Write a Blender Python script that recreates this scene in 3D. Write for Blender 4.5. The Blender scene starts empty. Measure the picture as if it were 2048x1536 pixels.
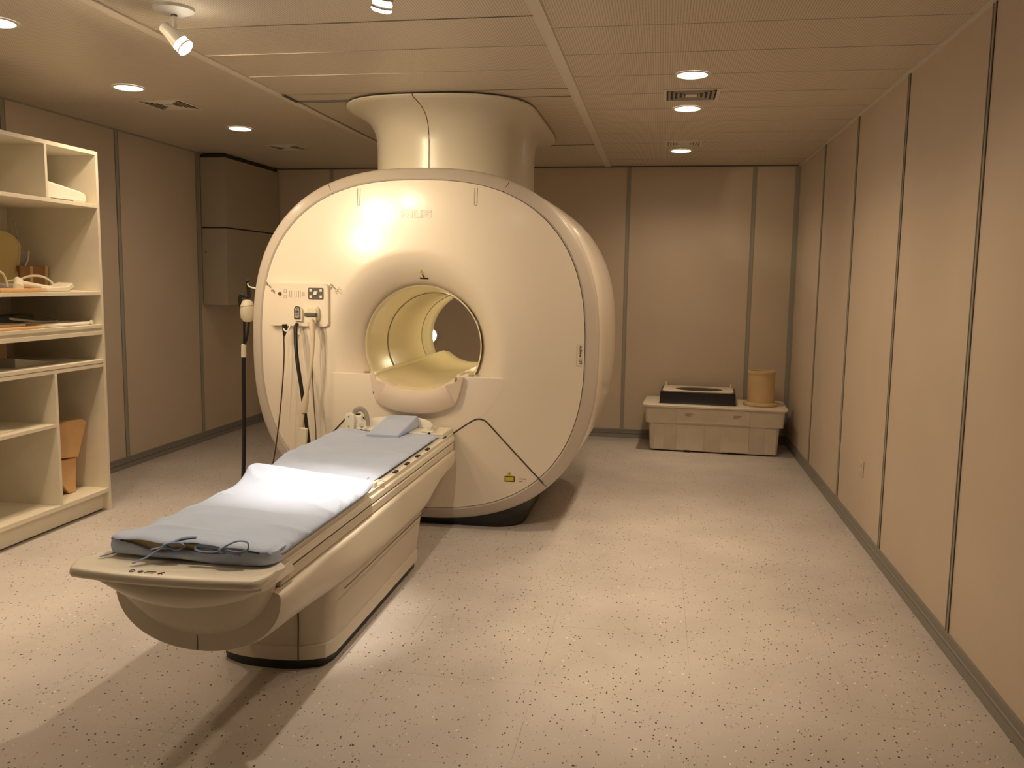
import bpy, math, random
from math import sin, cos, pi, sqrt, radians, atan2, exp
from mathutils import Vector, Matrix, Euler, noise
random.seed(7)
SC = bpy.context.scene
COL = SC.collection

# ------------------------------------------------------------------ room numbers (metres)
XR, XL, YB, YF, H = 1.294, -4.348, 8.899, -1.6, 2.754
GX, GZ, GY = -1.51, 1.17, 5.32          # scanner centre, height of the bore, plane of the rim
TX = -1.53                              # table centre line

# ------------------------------------------------------------------ materials
MATS = {}
def mat(name, col, rough=.5, spec=.5, metal=0, coat=0, bump=0, bscale=60, var=0, vscale=3, emit=None, estr=0, alpha=None, trans=0):
    m = bpy.data.materials.new(name); m.use_nodes = True
    nt = m.node_tree; b = nt.nodes['Principled BSDF']
    b.inputs['Base Color'].default_value = (*col, 1)
    b.inputs['Roughness'].default_value = rough
    b.inputs['Specular IOR Level'].default_value = spec
    b.inputs['Metallic'].default_value = metal
    b.inputs['Coat Weight'].default_value = coat
    b.inputs['Coat Roughness'].default_value = .19
    b.inputs['Transmission Weight'].default_value = trans
    tc = nt.nodes.new('ShaderNodeTexCoord')
    if var:
        n = nt.nodes.new('ShaderNodeTexNoise'); n.inputs['Scale'].default_value = vscale; n.inputs['Detail'].default_value = 4
        nt.links.new(tc.outputs['Object'], n.inputs['Vector'])
        r = nt.nodes.new('ShaderNodeValToRGB')
        r.color_ramp.elements[0].position = .3; r.color_ramp.elements[1].position = .7
        r.color_ramp.elements[0].color = (*[c*(1-var) for c in col], 1)
        r.color_ramp.elements[1].color = (*[min(1, c*(1+var*.6)) for c in col], 1)
        nt.links.new(n.outputs['Fac'], r.inputs['Fac']); nt.links.new(r.outputs['Color'], b.inputs['Base Color'])
    if bump:
        n2 = nt.nodes.new('ShaderNodeTexNoise'); n2.inputs['Scale'].default_value = bscale; n2.inputs['Detail'].default_value = 3
        nt.links.new(tc.outputs['Object'], n2.inputs['Vector'])
        bp = nt.nodes.new('ShaderNodeBump'); bp.inputs['Strength'].default_value = bump; bp.inputs['Distance'].default_value = .002
        nt.links.new(n2.outputs['Fac'], bp.inputs['Height']); nt.links.new(bp.outputs['Normal'], b.inputs['Normal'])
    if emit:
        b.inputs['Emission Color'].default_value = (*emit, 1); b.inputs['Emission Strength'].default_value = estr
    MATS[name] = m
    return m

mat('wall_laminate', (.66, .56, .45), .45, .35, bump=.05, bscale=900, var=.05, vscale=1.3)
mat('channel_grey', (.38, .36, .31), .45, .5)
mat('channel_dark', (.10, .095, .08), .6)
mat('base_vinyl', (.25, .24, .215), .45, .5)
mat('base_vinyl_light', (.36, .35, .31), .35, .6)
mat('ceiling_strip', (.72, .66, .56), .5)
mat('ceiling_line', (.25, .21, .16), .7)
mat('ceiling_joint', (.56, .49, .39), .6)
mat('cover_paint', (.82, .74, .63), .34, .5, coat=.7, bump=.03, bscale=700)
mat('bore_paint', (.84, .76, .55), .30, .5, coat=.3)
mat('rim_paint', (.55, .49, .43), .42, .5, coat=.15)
mat('column_paint', (.74, .69, .58), .38, .5, coat=.2)
mat('seam_dark', (.06, .045, .025), .8)
mat('foot_black', (.018, .017, .015), .45)
mat('table_shell', (.66, .60, .49), .42, .5, coat=.1, bump=.06, bscale=1200)
mat('table_top', (.78, .73, .62), .38, .5, coat=.15)
mat('table_base', (.60, .54, .44), .45, .5, bump=.06, bscale=1200)
mat('apron_paint', (.66, .55, .45), .5, .4)
mat('silver_grey', (.33, .30, .28), .35, .5, metal=.3)
mat('white_plastic', (.82, .78, .70), .35, .5)
mat('black_plastic', (.012, .012, .012), .4)
mat('dark_grey', (.09, .085, .08), .5)
mat('mid_grey', (.33, .31, .27), .5)
mat('blue_fabric', (.47, .55, .73), .85, .2, bump=.35, bscale=420, var=.04, vscale=6)
mat('blue_ribbon', (.25, .33, .52), .85, .2, bump=.3, bscale=500)
mat('foam_tan', (.55, .44, .26), .9, .2, bump=.3, bscale=300)
mat('foam_orange', (.72, .45, .22), .85, .2, bump=.25, bscale=200, var=.08, vscale=12)
mat('shelf_laminate', (.80, .74, .60), .5, .4, var=.03, vscale=8)
mat('rubber_black', (.010, .009, .009), .45)
mat('cable_brown', (.07, .02, .015), .5)
mat('hose_beige', (.62, .52, .38), .5)
mat('hose_cream', (.76, .70, .56), .45)
mat('crate_plastic', (.70, .62, .52), .45, .5, var=.06, vscale=7)
mat('crate_lid', (.80, .74, .62), .35, .5)
mat('phantom_tan', (.66, .48, .27), .5, .4, var=.05, vscale=6)
mat('ink_grey', (.30, .23, .17), .8)
mat('ink_black', (.02, .012, .01), .6)
mat('warning_yellow', (.62, .50, .02), .5)
mat('red_button', (.13, .01, .012), .35)
mat('label_cream', (.74, .66, .52), .4)
mat('lamp_white', (.70, .68, .62), .4)
mat('cabinet_paint', (.45, .40, .31), .5)
mat('tan_card', (.60, .42, .22), .75)
mat('wood_brown', (.30, .15, .06), .6)
mat('mesh_yellow', (.55, .44, .20), .7)
mat('violet_grey', (.30, .27, .28), .6)
mat('blue_glass', (.45, .62, .66), .2)
mat('down_glow', (1, .9, .75), .5, emit=(1, .90, .74), estr=14)
mat('bulb_glow', (1, .93, .8), .3, emit=(1, .88, .68), estr=60)
mat('spot_glass', (1, 1, 1), .08, trans=.9)

def floor_mat():
    m = bpy.data.materials.new('speckled_vinyl'); m.use_nodes = True
    nt = m.node_tree; b = nt.nodes['Principled BSDF']; L = nt.links.new
    tc = nt.nodes.new('ShaderNodeTexCoord')
    base = nt.nodes.new('ShaderNodeTexNoise'); base.inputs['Scale'].default_value = 2.2; base.inputs['Detail'].default_value = 6
    L(tc.outputs['Object'], base.inputs['Vector'])
    r = nt.nodes.new('ShaderNodeValToRGB')
    r.color_ramp.elements[0].position = .3; r.color_ramp.elements[0].color = (.50, .462, .445, 1)
    r.color_ramp.elements[1].position = .7; r.color_ramp.elements[1].color = (.59, .55, .525, 1)
    L(base.outputs['Fac'], r.inputs['Fac'])
    cur = r.outputs['Color']
    def mix(fac, col, prev):
        mx = nt.nodes.new('ShaderNodeMix'); mx.data_type = 'RGBA'
        L(fac, mx.inputs['Factor']); L(prev, mx.inputs['A']); mx.inputs['B'].default_value = (*col, 1)
        return mx.outputs['Result']
    def math_(op, a, bval):
        n = nt.nodes.new('ShaderNodeMath'); n.operation = op
        if hasattr(a, 'node'): L(a, n.inputs[0])
        else: n.inputs[0].default_value = a
        if hasattr(bval, 'node'): L(bval, n.inputs[1])
        else: n.inputs[1].default_value = bval
        return n.outputs[0]
    # chips: elongated voronoi cells, only a few cells carry one
    def chips(scale, rot, dens, size, col, prev, seed, stretch=.45, warp=.0):
        mp = nt.nodes.new('ShaderNodeMapping'); mp.inputs['Rotation'].default_value = (0, 0, rot)
        mp.inputs['Scale'].default_value = (1, stretch, 1); mp.inputs['Location'].default_value = (seed, seed*1.7, seed)
        L(tc.outputs['Object'], mp.inputs['Vector'])
        v = nt.nodes.new('ShaderNodeTexVoronoi'); v.voronoi_dimensions = '2D'; v.inputs['Scale'].default_value = scale
        L(mp.outputs['Vector'], v.inputs['Vector'])
        sep = nt.nodes.new('ShaderNodeSeparateColor'); L(v.outputs['Color'], sep.inputs['Color'])
        on = math_('LESS_THAN', sep.outputs['Red'], dens)
        sz = math_('MULTIPLY', sep.outputs['Green'], size); sz = math_('ADD', sz, size*.25)
        near = math_('LESS_THAN', v.outputs['Distance'], sz)
        f = math_('MULTIPLY', on, near)
        return mix(f, col, prev)
    cur = chips(62, .5, .20, .13, (.36, .30, .25), cur, 3.1)
    cur = chips(70, 1.9, .16, .12, (.72, .67, .60), cur, 7.7)
    cur = chips(38, .2, .19, .12, (.075, .055, .045), cur, 1.3, .6)
    cur = chips(48, 1.2, .20, .12, (.10, .075, .06), cur, 5.9, .5)
    cur = chips(30, 2.4, .11, .10, (.04, .03, .028), cur, 9.4, .7)
    cur = chips(32, 1.0, .09, .095, (.82, .78, .72), cur, 11.2, .6)
    # sheet joints and tile lines (fine, irregularly dirty)
    sep = nt.nodes.new('ShaderNodeSeparateXYZ'); L(tc.outputs['Object'], sep.inputs['Vector'])
    def lines(out, period, off, w):
        a = math_('ADD', out, off); a = math_('DIVIDE', a, period); a = math_('FRACT', a, 0)
        a = math_('SUBTRACT', a, .5); a = math_('ABSOLUTE', a, 0); return math_('LESS_THAN', a, w/period/2)
    lx = lines(sep.outputs['X'], .61, .44+.305, .0028); ly = lines(sep.outputs['Y'], .61, .12, .0026)
    dn = nt.nodes.new('ShaderNodeTexNoise'); dn.inputs['Scale'].default_value = 3.5; L(tc.outputs['Object'], dn.inputs['Vector'])
    dr = nt.nodes.new('ShaderNodeMapRange'); dr.inputs['From Min'].default_value = .42; dr.inputs['From Max'].default_value = .66; dr.inputs['To Max'].default_value = .55
    L(dn.outputs['Fac'], dr.inputs['Value'])
    f = math_('MAXIMUM', lx, ly); f = math_('MULTIPLY', f, dr.outputs['Result'])
    cur = mix(f, (.22, .17, .13), cur)
    # scuffs
    mp = nt.nodes.new('ShaderNodeMapping'); mp.inputs['Scale'].default_value = (14, 1.3, 1); mp.inputs['Rotation'].default_value = (0, 0, .5)
    L(tc.outputs['Object'], mp.inputs['Vector'])
    sn = nt.nodes.new('ShaderNodeTexNoise'); sn.inputs['Scale'].default_value = 2.0; sn.inputs['Detail'].default_value = 5; L(mp.outputs['Vector'], sn.inputs['Vector'])
    sr = nt.nodes.new('ShaderNodeMapRange'); sr.inputs['From Min'].default_value = .68; sr.inputs['From Max'].default_value = .78; sr.inputs['To Max'].default_value = .35
    L(sn.outputs['Fac'], sr.inputs['Value']); cur = mix(sr.outputs['Result'], (.34, .27, .22), cur)
    L(cur, b.inputs['Base Color'])
    rr = nt.nodes.new('ShaderNodeMapRange'); rr.inputs['To Min'].default_value = .42; rr.inputs['To Max'].default_value = .58
    L(base.outputs['Fac'], rr.inputs['Value']); L(rr.outputs['Result'], b.inputs['Roughness'])
    b.inputs['Specular IOR Level'].default_value = .35
    MATS['speckled_vinyl'] = m
floor_mat()

def ceiling_mat():
    m = bpy.data.materials.new('perforated_metal'); m.use_nodes = True
    nt = m.node_tree; b = nt.nodes['Principled BSDF']; L = nt.links.new
    tc = nt.nodes.new('ShaderNodeTexCoord'); sep = nt.nodes.new('ShaderNodeSeparateXYZ'); L(tc.outputs['Object'], sep.inputs['Vector'])
    def mth(op, a, c):
        n = nt.nodes.new('ShaderNodeMath'); n.operation = op; L(a, n.inputs[0]); n.inputs[1].default_value = c; return n.outputs[0]
    hs = []
    for ax, per in (('X', .0125), ('Y', .0125)):
        a = mth('DIVIDE', sep.outputs[ax], per); a = mth('FRACT', a, 0); a = mth('SUBTRACT', a, .5); a = mth('POWER', a, 2); hs.append(a)
    n = nt.nodes.new('ShaderNodeMath'); n.operation = 'ADD'; L(hs[0], n.inputs[0]); L(hs[1], n.inputs[1])
    hole = mth('LESS_THAN', n.outputs[0], .058)
    mx = nt.nodes.new('ShaderNodeMix'); mx.data_type = 'RGBA'; L(hole, mx.inputs['Factor'])
    mx.inputs['A'].default_value = (.70, .62, .50, 1); mx.inputs['B'].default_value = (.26, .21, .15, 1)
    L(mx.outputs['Result'], b.inputs['Base Color']); b.inputs['Roughness'].default_value = .38; b.inputs['Specular IOR Level'].default_value = .5
    MATS['perforated_metal'] = m
ceiling_mat()

# ------------------------------------------------------------------ object helpers
def tag(o, label=None, cat=None, group=None, kind=None):
    if label: o['label'] = label
    if cat: o['category'] = cat
    if group: o['group'] = group
    if kind: o['kind'] = kind
    return o
def thing(name, loc, label, cat, group=None):
    o = bpy.data.objects.new(name, None); COL.objects.link(o); o.location = loc; o.empty_display_size = .05
    return tag(o, label, cat, group)
def root_loc(o):
    v = Vector((0, 0, 0))
    while o is not None: v += Vector(o.location); o = o.parent
    return v
def rrect(w, d, r, n=5, cx=0, cy=0):
    "rounded rectangle outline, ccw, half sizes w, d"
    p = []
    for qx, qy, a0 in ((1, 1, 0), (-1, 1, pi/2), (-1, -1, pi), (1, -1, 1.5*pi)):
        for i in range(n+1):
            a = a0 + i/n*pi/2
            p.append((cx+qx*(w-r)+r*cos(a), cy+qy*(d-r)+r*sin(a)))
    return p
def superel(a, b, n, N=96, cx=0, cz=0):
    out = []
    for i in range(N):
        t = 2*pi*i/N; c, s = cos(t), sin(t)
        out.append((cx+a*abs(c)**(2/n)*(1 if c >= 0 else -1), cz+b*abs(s)**(2/n)*(1 if s >= 0 else -1)))
    return out
class M:
    def __init__(s): s.v = []; s.f = []
    def add(s, v, f):
        k = len(s.v); s.v += [tuple(p) for p in v]; s.f += [tuple(i+k for i in q) for q in f]; return s
    def box(s, x0, x1, y0, y1, z0, z1):
        v = [(x, y, z) for x in (x0, x1) for y in (y0, y1) for z in (z0, z1)]
        return s.add(v, [(0, 1, 3, 2), (4, 6, 7, 5), (0, 4, 5, 1), (2, 3, 7, 6), (0, 2, 6, 4), (1, 5, 7, 3)])
    def loft(s, rings, caps=(True, True), close=True):
        n = len(rings[0]); v = [p for r in rings for p in r]; f = []
        for i in range(len(rings)-1):
            for j in range(n if close else n-1):
                k = (j+1) % n; f.append((i*n+j, i*n+k, (i+1)*n+k, (i+1)*n+j))
        if caps[0]: f.append(tuple(range(n))[::-1])
        if caps[1]: f.append(tuple((len(rings)-1)*n+j for j in range(n)))
        return s.add(v, f)
    def prism(s, pts, f0, f1):
        "pts 2d; f0, f1 map (a,b)->3d"
        return s.loft([[f0(*p) for p in pts], [f1(*p) for p in pts]])
    def tube(s, pts, r, n=10, flat=1.0, closed=False):
        P = [Vector(p) for p in pts]
        rs = r if isinstance(r, (list, tuple)) else [r]*len(P)
        rings = []; up = None
        for i, p in enumerate(P):
            a = P[(i+1) % len(P)] if (closed or i < len(P)-1) else P[i]
            c = P[i-1] if (closed or i > 0) else P[i]
            t = (a-c).normalized()
            if up is None:
                up = Vector((0, 0, 1)) if abs(t.z) < .9 else Vector((0, 1, 0))
            side = t.cross(up)
            if side.length < 1e-4: side = t.cross(Vector((1, 0, 0)))
            side.normalize(); u = side.cross(t).normalized(); up = u
            rings.append([tuple(p+side*cos(2*pi*j/n)*rs[i]+u*sin(2*pi*j/n)*rs[i]*flat) for j in range(n)])
        if closed: rings.append(rings[0]); return s.loft(rings, (False, False))
        return s.loft(rings)
    def lathe(s, prof, c, axis=(0, 0, 1), n=40, caps=(True, True)):
        ax = Vector(axis).normalized(); q = Vector((0, 0, 1)).rotation_difference(ax); c = Vector(c)
        rings = [[tuple(c+q @ Vector((r*cos(2*pi*j/n), r*sin(2*pi*j/n), h))) for j in range(n)] for r, h in prof]
        return s.loft(rings, caps)
    def rot(s, ang, c=(0, 0), k0=0):
        ca, sa = cos(ang), sin(ang)
        s.v = s.v[:k0]+[(c[0]+(x-c[0])*ca-(y-c[1])*sa, c[1]+(x-c[0])*sa+(y-c[1])*ca, z) for x, y, z in s.v[k0:]]
        return s
    def xform(s, mtx):
        s.v = [tuple(mtx @ Vector(p)) for p in s.v]; return s
    def build(s, name, m, parent=None, smooth=True, bevel=0, seg=2, sub=0, angle=35, label=None, origin=None):
        off = root_loc(parent) if parent is not None else Vector(origin or (0, 0, 0))
        me = bpy.data.meshes.new(name)
        me.from_pydata([tuple(Vector(p)-off) for p in s.v], [], s.f); me.validate()
        import bmesh
        bm = bmesh.new(); bm.from_mesh(me); bmesh.ops.recalc_face_normals(bm, faces=bm.faces); bm.to_mesh(me); bm.free()
        o = bpy.data.objects.new(name, me); COL.objects.link(o); me.materials.append(MATS[m])
        if parent is not None: o.parent = parent
        else: o.location = off
        if bevel:
            bv = o.modifiers.new('b', 'BEVEL'); bv.width = bevel; bv.segments = seg; bv.limit_method = 'ANGLE'; bv.angle_limit = radians(40)
        if sub:
            sb = o.modifiers.new('s', 'SUBSURF'); sb.levels = sub; sb.render_levels = sub
        if smooth:
            for p in me.polygons: p.use_smooth = True
            try: me.set_sharp_from_angle(angle=radians(angle))
            except Exception: pass
        if label: o['label'] = label
        return o
def catmull(pts, k=8, closed=False):
    P = [Vector(p) for p in pts]; n = len(P); out = []
    rng = range(n if closed else n-1)
    for i in rng:
        p0 = P[(i-1) % n] if (closed or i > 0) else P[i]; p1 = P[i]; p2 = P[(i+1) % n]
        p3 = P[(i+2) % n] if (closed or i < n-2) else P[(i+1) % n]
        for j in range(k):
            t = j/k
            out.append(.5*((2*p1)+(p2-p0)*t+(2*p0-5*p1+4*p2-p3)*t*t+(3*p1-p0-3*p2+p3)*t**3))
    if not closed: out.append(P[-1])
    return out
def text(name, s, size, m, parent, mtx, depth=.0008, bold=0):
    c = bpy.data.curves.new(name, 'FONT'); c.body = s; c.size = size; c.align_x = 'CENTER'; c.align_y = 'CENTER'; c.extrude = depth; c.offset = bold
    o = bpy.data.objects.new(name+'_tmp', c); COL.objects.link(o)
    dg = bpy.context.evaluated_depsgraph_get(); me = bpy.data.meshes.new_from_object(o.evaluated_get(dg))
    bpy.data.objects.remove(o); me.name = name
    off = root_loc(parent)
    me.transform(Matrix.Translation(-off) @ mtx)
    t = bpy.data.objects.new(name, me); COL.objects.link(t); me.materials.clear(); me.materials.append(MATS[m]); t.parent = parent
    return t
FRONT = Matrix.Rotation(pi/2, 4, 'X')   # text in xz plane facing -y

# ------------------------------------------------------------------ the room
def struct(o): o['kind'] = 'structure'; return o
struct(M().box(XL-.1, XR+.1, YF-.1, YB+.1, -.1, 0).build('floor', 'speckled_vinyl', smooth=False))
struct(M().box(XL-.1, XR+.1, YF-.1, YB+.1, H, H+.12).build('ceiling', 'perforated_metal', smooth=False))
struct(M().box(XR, XR+.1, YF-.1, YB+.1, 0, H).build('wall_right', 'wall_laminate', smooth=False))
struct(M().box(XL-.1, XL, YF-.1, YB+.1, 0, H).build('wall_left', 'wall_laminate', smooth=False))
struct(M().box(XL, XR, YB, YB+.1, 0, H).build('wall_back', 'wall_laminate', smooth=False))
struct(M().box(XL, XR, YF-.1, YF, 0, H).build('wall_front', 'wall_laminate', smooth=False))
# skirting: cove profile (distance from wall, height)
prof = [(0, 0), (.016, 0), (.014, .012), (.0085, .034), (.0085, .044), (.013, .047), (.013, .051), (.007, .054), (.007, .086), (.003, .092), (0, .092)]
def skirt(name, side):
    a = M()
    if side == 'right': a.loft([[(XR-d, YF, z) for d, z in prof], [(XR-d, YB-.001, z) for d, z in prof]])
    if side == 'left': a.loft([[(XL+d, YF, z) for d, z in prof], [(XL+d, YB-.001, z) for d, z in prof]])
    if side == 'back': a.loft([[(XL, YB-d, z) for d, z in prof], [(XR, YB-d, z) for d, z in prof]])
    struct(a.build(name, 'base_vinyl', smooth=False))
for s_ in ('right', 'left', 'back'): skirt('baseboard_'+s_, s_)
tn = [0]
def trim(a, m='channel_grey', **k):
    tn[0] += 1; return struct(a.build('trim_%d' % tn[0], m, smooth=False, **k))
def channel(side, p, w=.036, z0=.092, z1=H):
    "H-shaped panel joint: a flat bar with a raised lip at each side"
    a = M()
    hw = w/2
    for lo, hi, d in ((-hw, hw, .003), (-hw, -hw+.006, .007), (hw-.006, hw, .007)):
        if side == 'R': a.box(XR-d, XR+.001, p+lo, p+hi, z0, z1-.001)
        if side == 'L': a.box(XL-.001, XL+d, p+lo, p+hi, z0, z1-.001)
        if side == 'B': a.box(p+lo, p+hi, YB-d, YB+.001, z0, z1-.001)
    trim(a)
for i in range(8): channel('R', YB-1.325-i*1.22, .034)
for x in (XR-.427, XR-1.647, XR-2.867, -3.494): channel('B', x, .036)
for i in range(7): channel('L', YB-1.2325-i*1.22, .046)
a = M()    # corner cove at back right and back left
a.box(XR-.045, XR, YB-.006, YB, .092, H-.001).box(XR-.006, XR, YB-.05, YB, .092, H-.001); trim(a)
a = M(); a.box(XL, XL+.04, YB-.006, YB, .092, 1.29); trim(a)
# wall / ceiling angle
a = M(); a.box(XR-.02, XR, YF, YB, H-.012, H-.0005); trim(a, 'ceiling_strip')
a = M(); a.box(XL, XR, YB-.018, YB, H-.010, H-.0005); trim(a, 'channel_dark')
a = M(); a.box(XL, XL+.018, YF, YB, H-.010, H-.0005); trim(a, 'channel_grey')
# ceiling rails running to the back wall
for x in (-.565, -2.445):
    a = M(); a.box(x-.028, x+.028, YF, YB, H-.006, H-.0005); trim(a, 'ceiling_strip')
# panel edges across the bays
for i in range(-10, 10):
    y = 3.905+i*.48
    if y < YB-.1:
        if y < 5.5: trim(M().box(-2.417, -.593, y-.002, y+.004, H-.0028, H-.0003), 'ceiling_strip' if i % 3 else 'ceiling_line')
        trim(M().box(-.537, XR-.02, y-.0025+.2, y+.0025+.2, H-.0015, H-.0003), 'ceiling_line' if i == -1 else 'ceiling_joint')
# trimmed opening round the scanner turret
trim(M().box(-2.42, -2.405, 5.33, 5.545, H-.012, H-.0003).box(-2.405, -2.05, 5.535, 5.55, H-.012, H-.0003), 'channel_dark')
trim(M().box(-2.41, -.60, 5.560, 5.566, H-.004, H-.0003).box(-2.41, -.60, 7.50, 7.508, H-.004, H-.0003).box(-2.41, -2.404, 5.56, 7.5, H-.004, H-.0003), 'ceiling_line')

# ------------------------------------------------------------------ MRI scanner
mri = thing('mri_scanner', (GX, GY+.8, 0), 'huge cream tunnel-shaped MRI scanner with round bore, standing at the head of the table', 'scanner')
SA, SB, SN = 1.14, 1.12, 2.55
def facey(x, z):
    "front surface of the cover: gentle outward bulge, dish towards the bore above the ledge"
    dx, dz = (x-GX), (z-GZ)
    q = (abs(dx/SA)**SN+abs(dz/SB)**SN)**(1/SN)
    y = GY-.028-.050*(1-min(1, q/.93)**2.6)
    return y
def dish(x, z):
    r = sqrt((x-GX)**2+(z-GZ)**2)
    if r > .60: return 0
    t = max(0, (.60-r)/(.60-.385)); return .205*(t*t*(1.25-.25*t))
# front cover: polar grid from the bore edge out to the rim seam
N = 128; rings = []
R0 = .385
for k in range(33):
    t = (k/32)**1.15
    ring = []
    for i in range(N):
        th = 2*pi*i/N; c, s = cos(th), sin(th)
        ra = 1/((abs(c)/(SA*.9285))**SN+(abs(s)/(SB*.9285))**SN)**(1/SN)
        r = R0+(ra-R0)*t
        x, z = GX+r*c, GZ+r*s
        ring.append((x, facey(x, z)+dish(x, z), z))
    rings.append(ring)
a = M().loft(rings, (False, False))
cover = a.build('front_cover', 'cover_paint', mri, angle=60)
# rim: bevelled ring round the cover
def sq(f, y, N=128, fb=None, cz=GZ):
    return [(x, y, z) for x, z in superel(SA*f, SB*(fb or f), SN, N, GX, cz)]
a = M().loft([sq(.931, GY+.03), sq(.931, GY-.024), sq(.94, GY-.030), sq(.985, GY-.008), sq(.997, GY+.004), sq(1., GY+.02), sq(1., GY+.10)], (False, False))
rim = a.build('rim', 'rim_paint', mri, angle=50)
# dark shadow gap behind the seam
a = M().loft([sq(.924, GY+.012), sq(.935, GY+.012)], (False, False)); a.build('seam_gap', 'seam_dark', mri)
# rim joints
def joint(u, m_='rim_joint', w=.0035):
    x, z = superel(1, 1, SN, 1)[0]
    t = u; c, s = cos(t), sin(t); k = (abs(c)/SA)**SN+(abs(s)/SB)**SN; r = 1/k**(1/SN)
    a = M(); P0 = Vector((GX+.93*r*c, GY-.031, GZ+.93*r*s)); P1 = Vector((GX+.985*r*c, GY-.0095, GZ+.985*r*s)); P2 = Vector((GX+1.001*r*c, GY+.02, GZ+1.001*r*s))
    a.tube([P0, P1, P2], w/2, 6); return a
for th in (atan2(1.02, .565), pi-atan2(1.02, .60), -atan2(.872, .842), pi+atan2(.872, .842)):
    joint(th).build('rim_joint', 'seam_dark', mri)
# body
a = M()
rr = []
for y, f, fb in ((GY+.09, .985, .985), (GY+.12, 1.0, .995), (GY+.5, 1.018, .997), (GY+.95, 1.03, .997), (GY+1.35, 1.03, .997), (GY+1.55, 1.015, .99), (GY+1.68, .98, .96), (GY+1.74, .93, .91)):
    rr.append(sq(f, y, fb=fb))
rr.append([(GX+.40*cos(2*pi*i/128), GY+1.78, GZ-.04+.40*sin(2*pi*i/128)) for i in range(128)])
a.loft(rr, (False, False)); a.build('body_cover', 'cover_paint', mri, angle=60)
# bore: flared mouth, ridge, main tube, ridge, rear flare
def circ(r, y, cz=GZ, n=96): return [(GX+r*cos(2*pi*i/n), y, cz+r*sin(2*pi*i/n)) for i in range(n)]
a = M().loft([circ(.390, 5.402), circ(.382, 5.412), circ(.372, 5.45), circ(.352, 5.60), circ(.340, 5.72)], (False, False)); a.build('bore_mouth', 'bore_paint', mri, angle=60)
a = M().loft([circ(.345, 5.715), circ(.332, 5.722), circ(.330, 5.75), circ(.330, 6.3), circ(.333, 6.55, GZ-.01)], (False, False)); a.build('bore_tube', 'bore_paint', mri, angle=50)
a = M().loft([circ(.330, 6.55, GZ-.01), circ(.337, 6.56, GZ-.012), circ(.345, 6.80, GZ-.025), circ(.365, 7.02, GZ-.04), circ(.402, 7.11, GZ-.04)], (False, False)); a.build('bore_exit', 'bore_paint', mri, angle=50)
for y, r in ((5.7185, .3385), (6.556, .3325)):
    M().tube([(GX+r*cos(2*pi*i/64), y, GZ-(.01 if y > 6 else 0)+r*sin(2*pi*i/64)) for i in range(64)], .003, 6, closed=True).build('bore_seam', 'mid_grey', mri)
a = M(); a.tube([(GX+.386*cos(2*pi*i/64), 5.411, GZ+.386*sin(2*pi*i/64)) for i in range(64)], .0013, 6, closed=True)
a.build('bore_seam', 'hose_beige', mri)
# flush lower filler whose flat top makes the two side ledges
LZ = .99; RD = .605
def ledge():
    pts = []
    x_end = sqrt(RD*RD-(GZ-LZ)**2)
    a0 = atan2(LZ-GZ, x_end)
    arc = [(GX+RD*cos(t), GZ+RD*sin(t)) for t in [a0-(pi+2*a0)*0 - (pi-2*abs(a0))*i/60 for i in range(61)]]
    a = M(); nz = 20
    def side(xa, xb, ztop_fn, with_top):
        V = []; F = []; nx = 30
        for i in range(nx+1):
            x = xa+(xb-xa)*i/nx
            zb = GZ-sqrt(max(0, RD*RD-(x-GX)**2)); zt_ = max(zb, ztop_fn(x))
            for j in range(nz+1):
                z = zt_+(zb-zt_)*j/nz; V.append((x, facey(x, z)-.0012, z))
        for i in range(nx):
            for j in range(nz):
                k = i*(nz+1)+j; F.append((k, k+1, k+nz+2, k+nz+1))
        k0 = len(V)
        for i in range(nx+1):
            x = xa+(xb-xa)*i/nx; zt_ = ztop_fn(x); V.append((x, facey(x, zt_)+.004, zt_+.004)); V.append((x, 5.44, zt_+.004))
        for i in range(nx):
            q = i*(nz+1); F.append((q, q+nz+1, k0+2*i+2, k0+2*i)); F.append((k0+2*i, k0+2*i+2, k0+2*i+3, k0+2*i+1))
        a.add(V, F)
    side(GX-x_end, GX-.285, lambda x: LZ, True)
    side(GX-.285, GX+.285, lambda x: .86, True)
    side(GX+.285, GX+x_end, lambda x: LZ, True)
    for sx in (-1, 1):
        x = GX+sx*.285; a.add([(x, facey(x, LZ), LZ+.004), (x, 5.44, LZ+.004), (x, 5.44, .86), (x, facey(x, .86), .86)], [(0, 1, 2, 3)])
    return a
ledge().build('mouth_ledge', 'cover_paint', mri, angle=30)
# patient bridge through the bore: dished deck with raised edges
def deck_z(u, y):   # u in -1..1
    e = abs(u)
    z = .905+.085*e**2.4
    return z
rings = []
for y in [5.205, 5.21, 5.4, 5.6, 5.9, 6.2, 6.5, 6.75, 6.9, 7.0, 7.12]:
    hw = .262 if y < 6.9 else .262-.02*(y-6.9)*5
    dz = 0
    if y > 6.7: dz = .022*sin((y-6.7)/.42*pi)
    top = [(GX+hw*u, y, deck_z(u, y)+dz) for u in [-1+2*i/24 for i in range(25)]]
    bot = [(GX+hw*.9, y, .83), (GX-hw*.9, y, .83)]
    rings.append(top+bot)
M().loft(rings).build('patient_bridge', 'bore_paint', mri, angle=40)
for sx in (-1, 1):      # side strips beside the bridge
    a = M(); rings = []
    for y in (5.25, 5.42, 5.6, 6.2, 6.9, 7.05):
        x0 = GX+sx*.262; x1 = GX+sx*(.318 if y > 5.45 else .285); zz = .992
        rings.append([(x0, y, .93), (x0, y, zz+.012), (x0+sx*.012, y, zz+.018), (x1, y, zz-.005), (x1, y, .93)])
    a.loft(rings).build('bridge_side', 'bore_paint', mri, bevel=.003)
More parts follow.
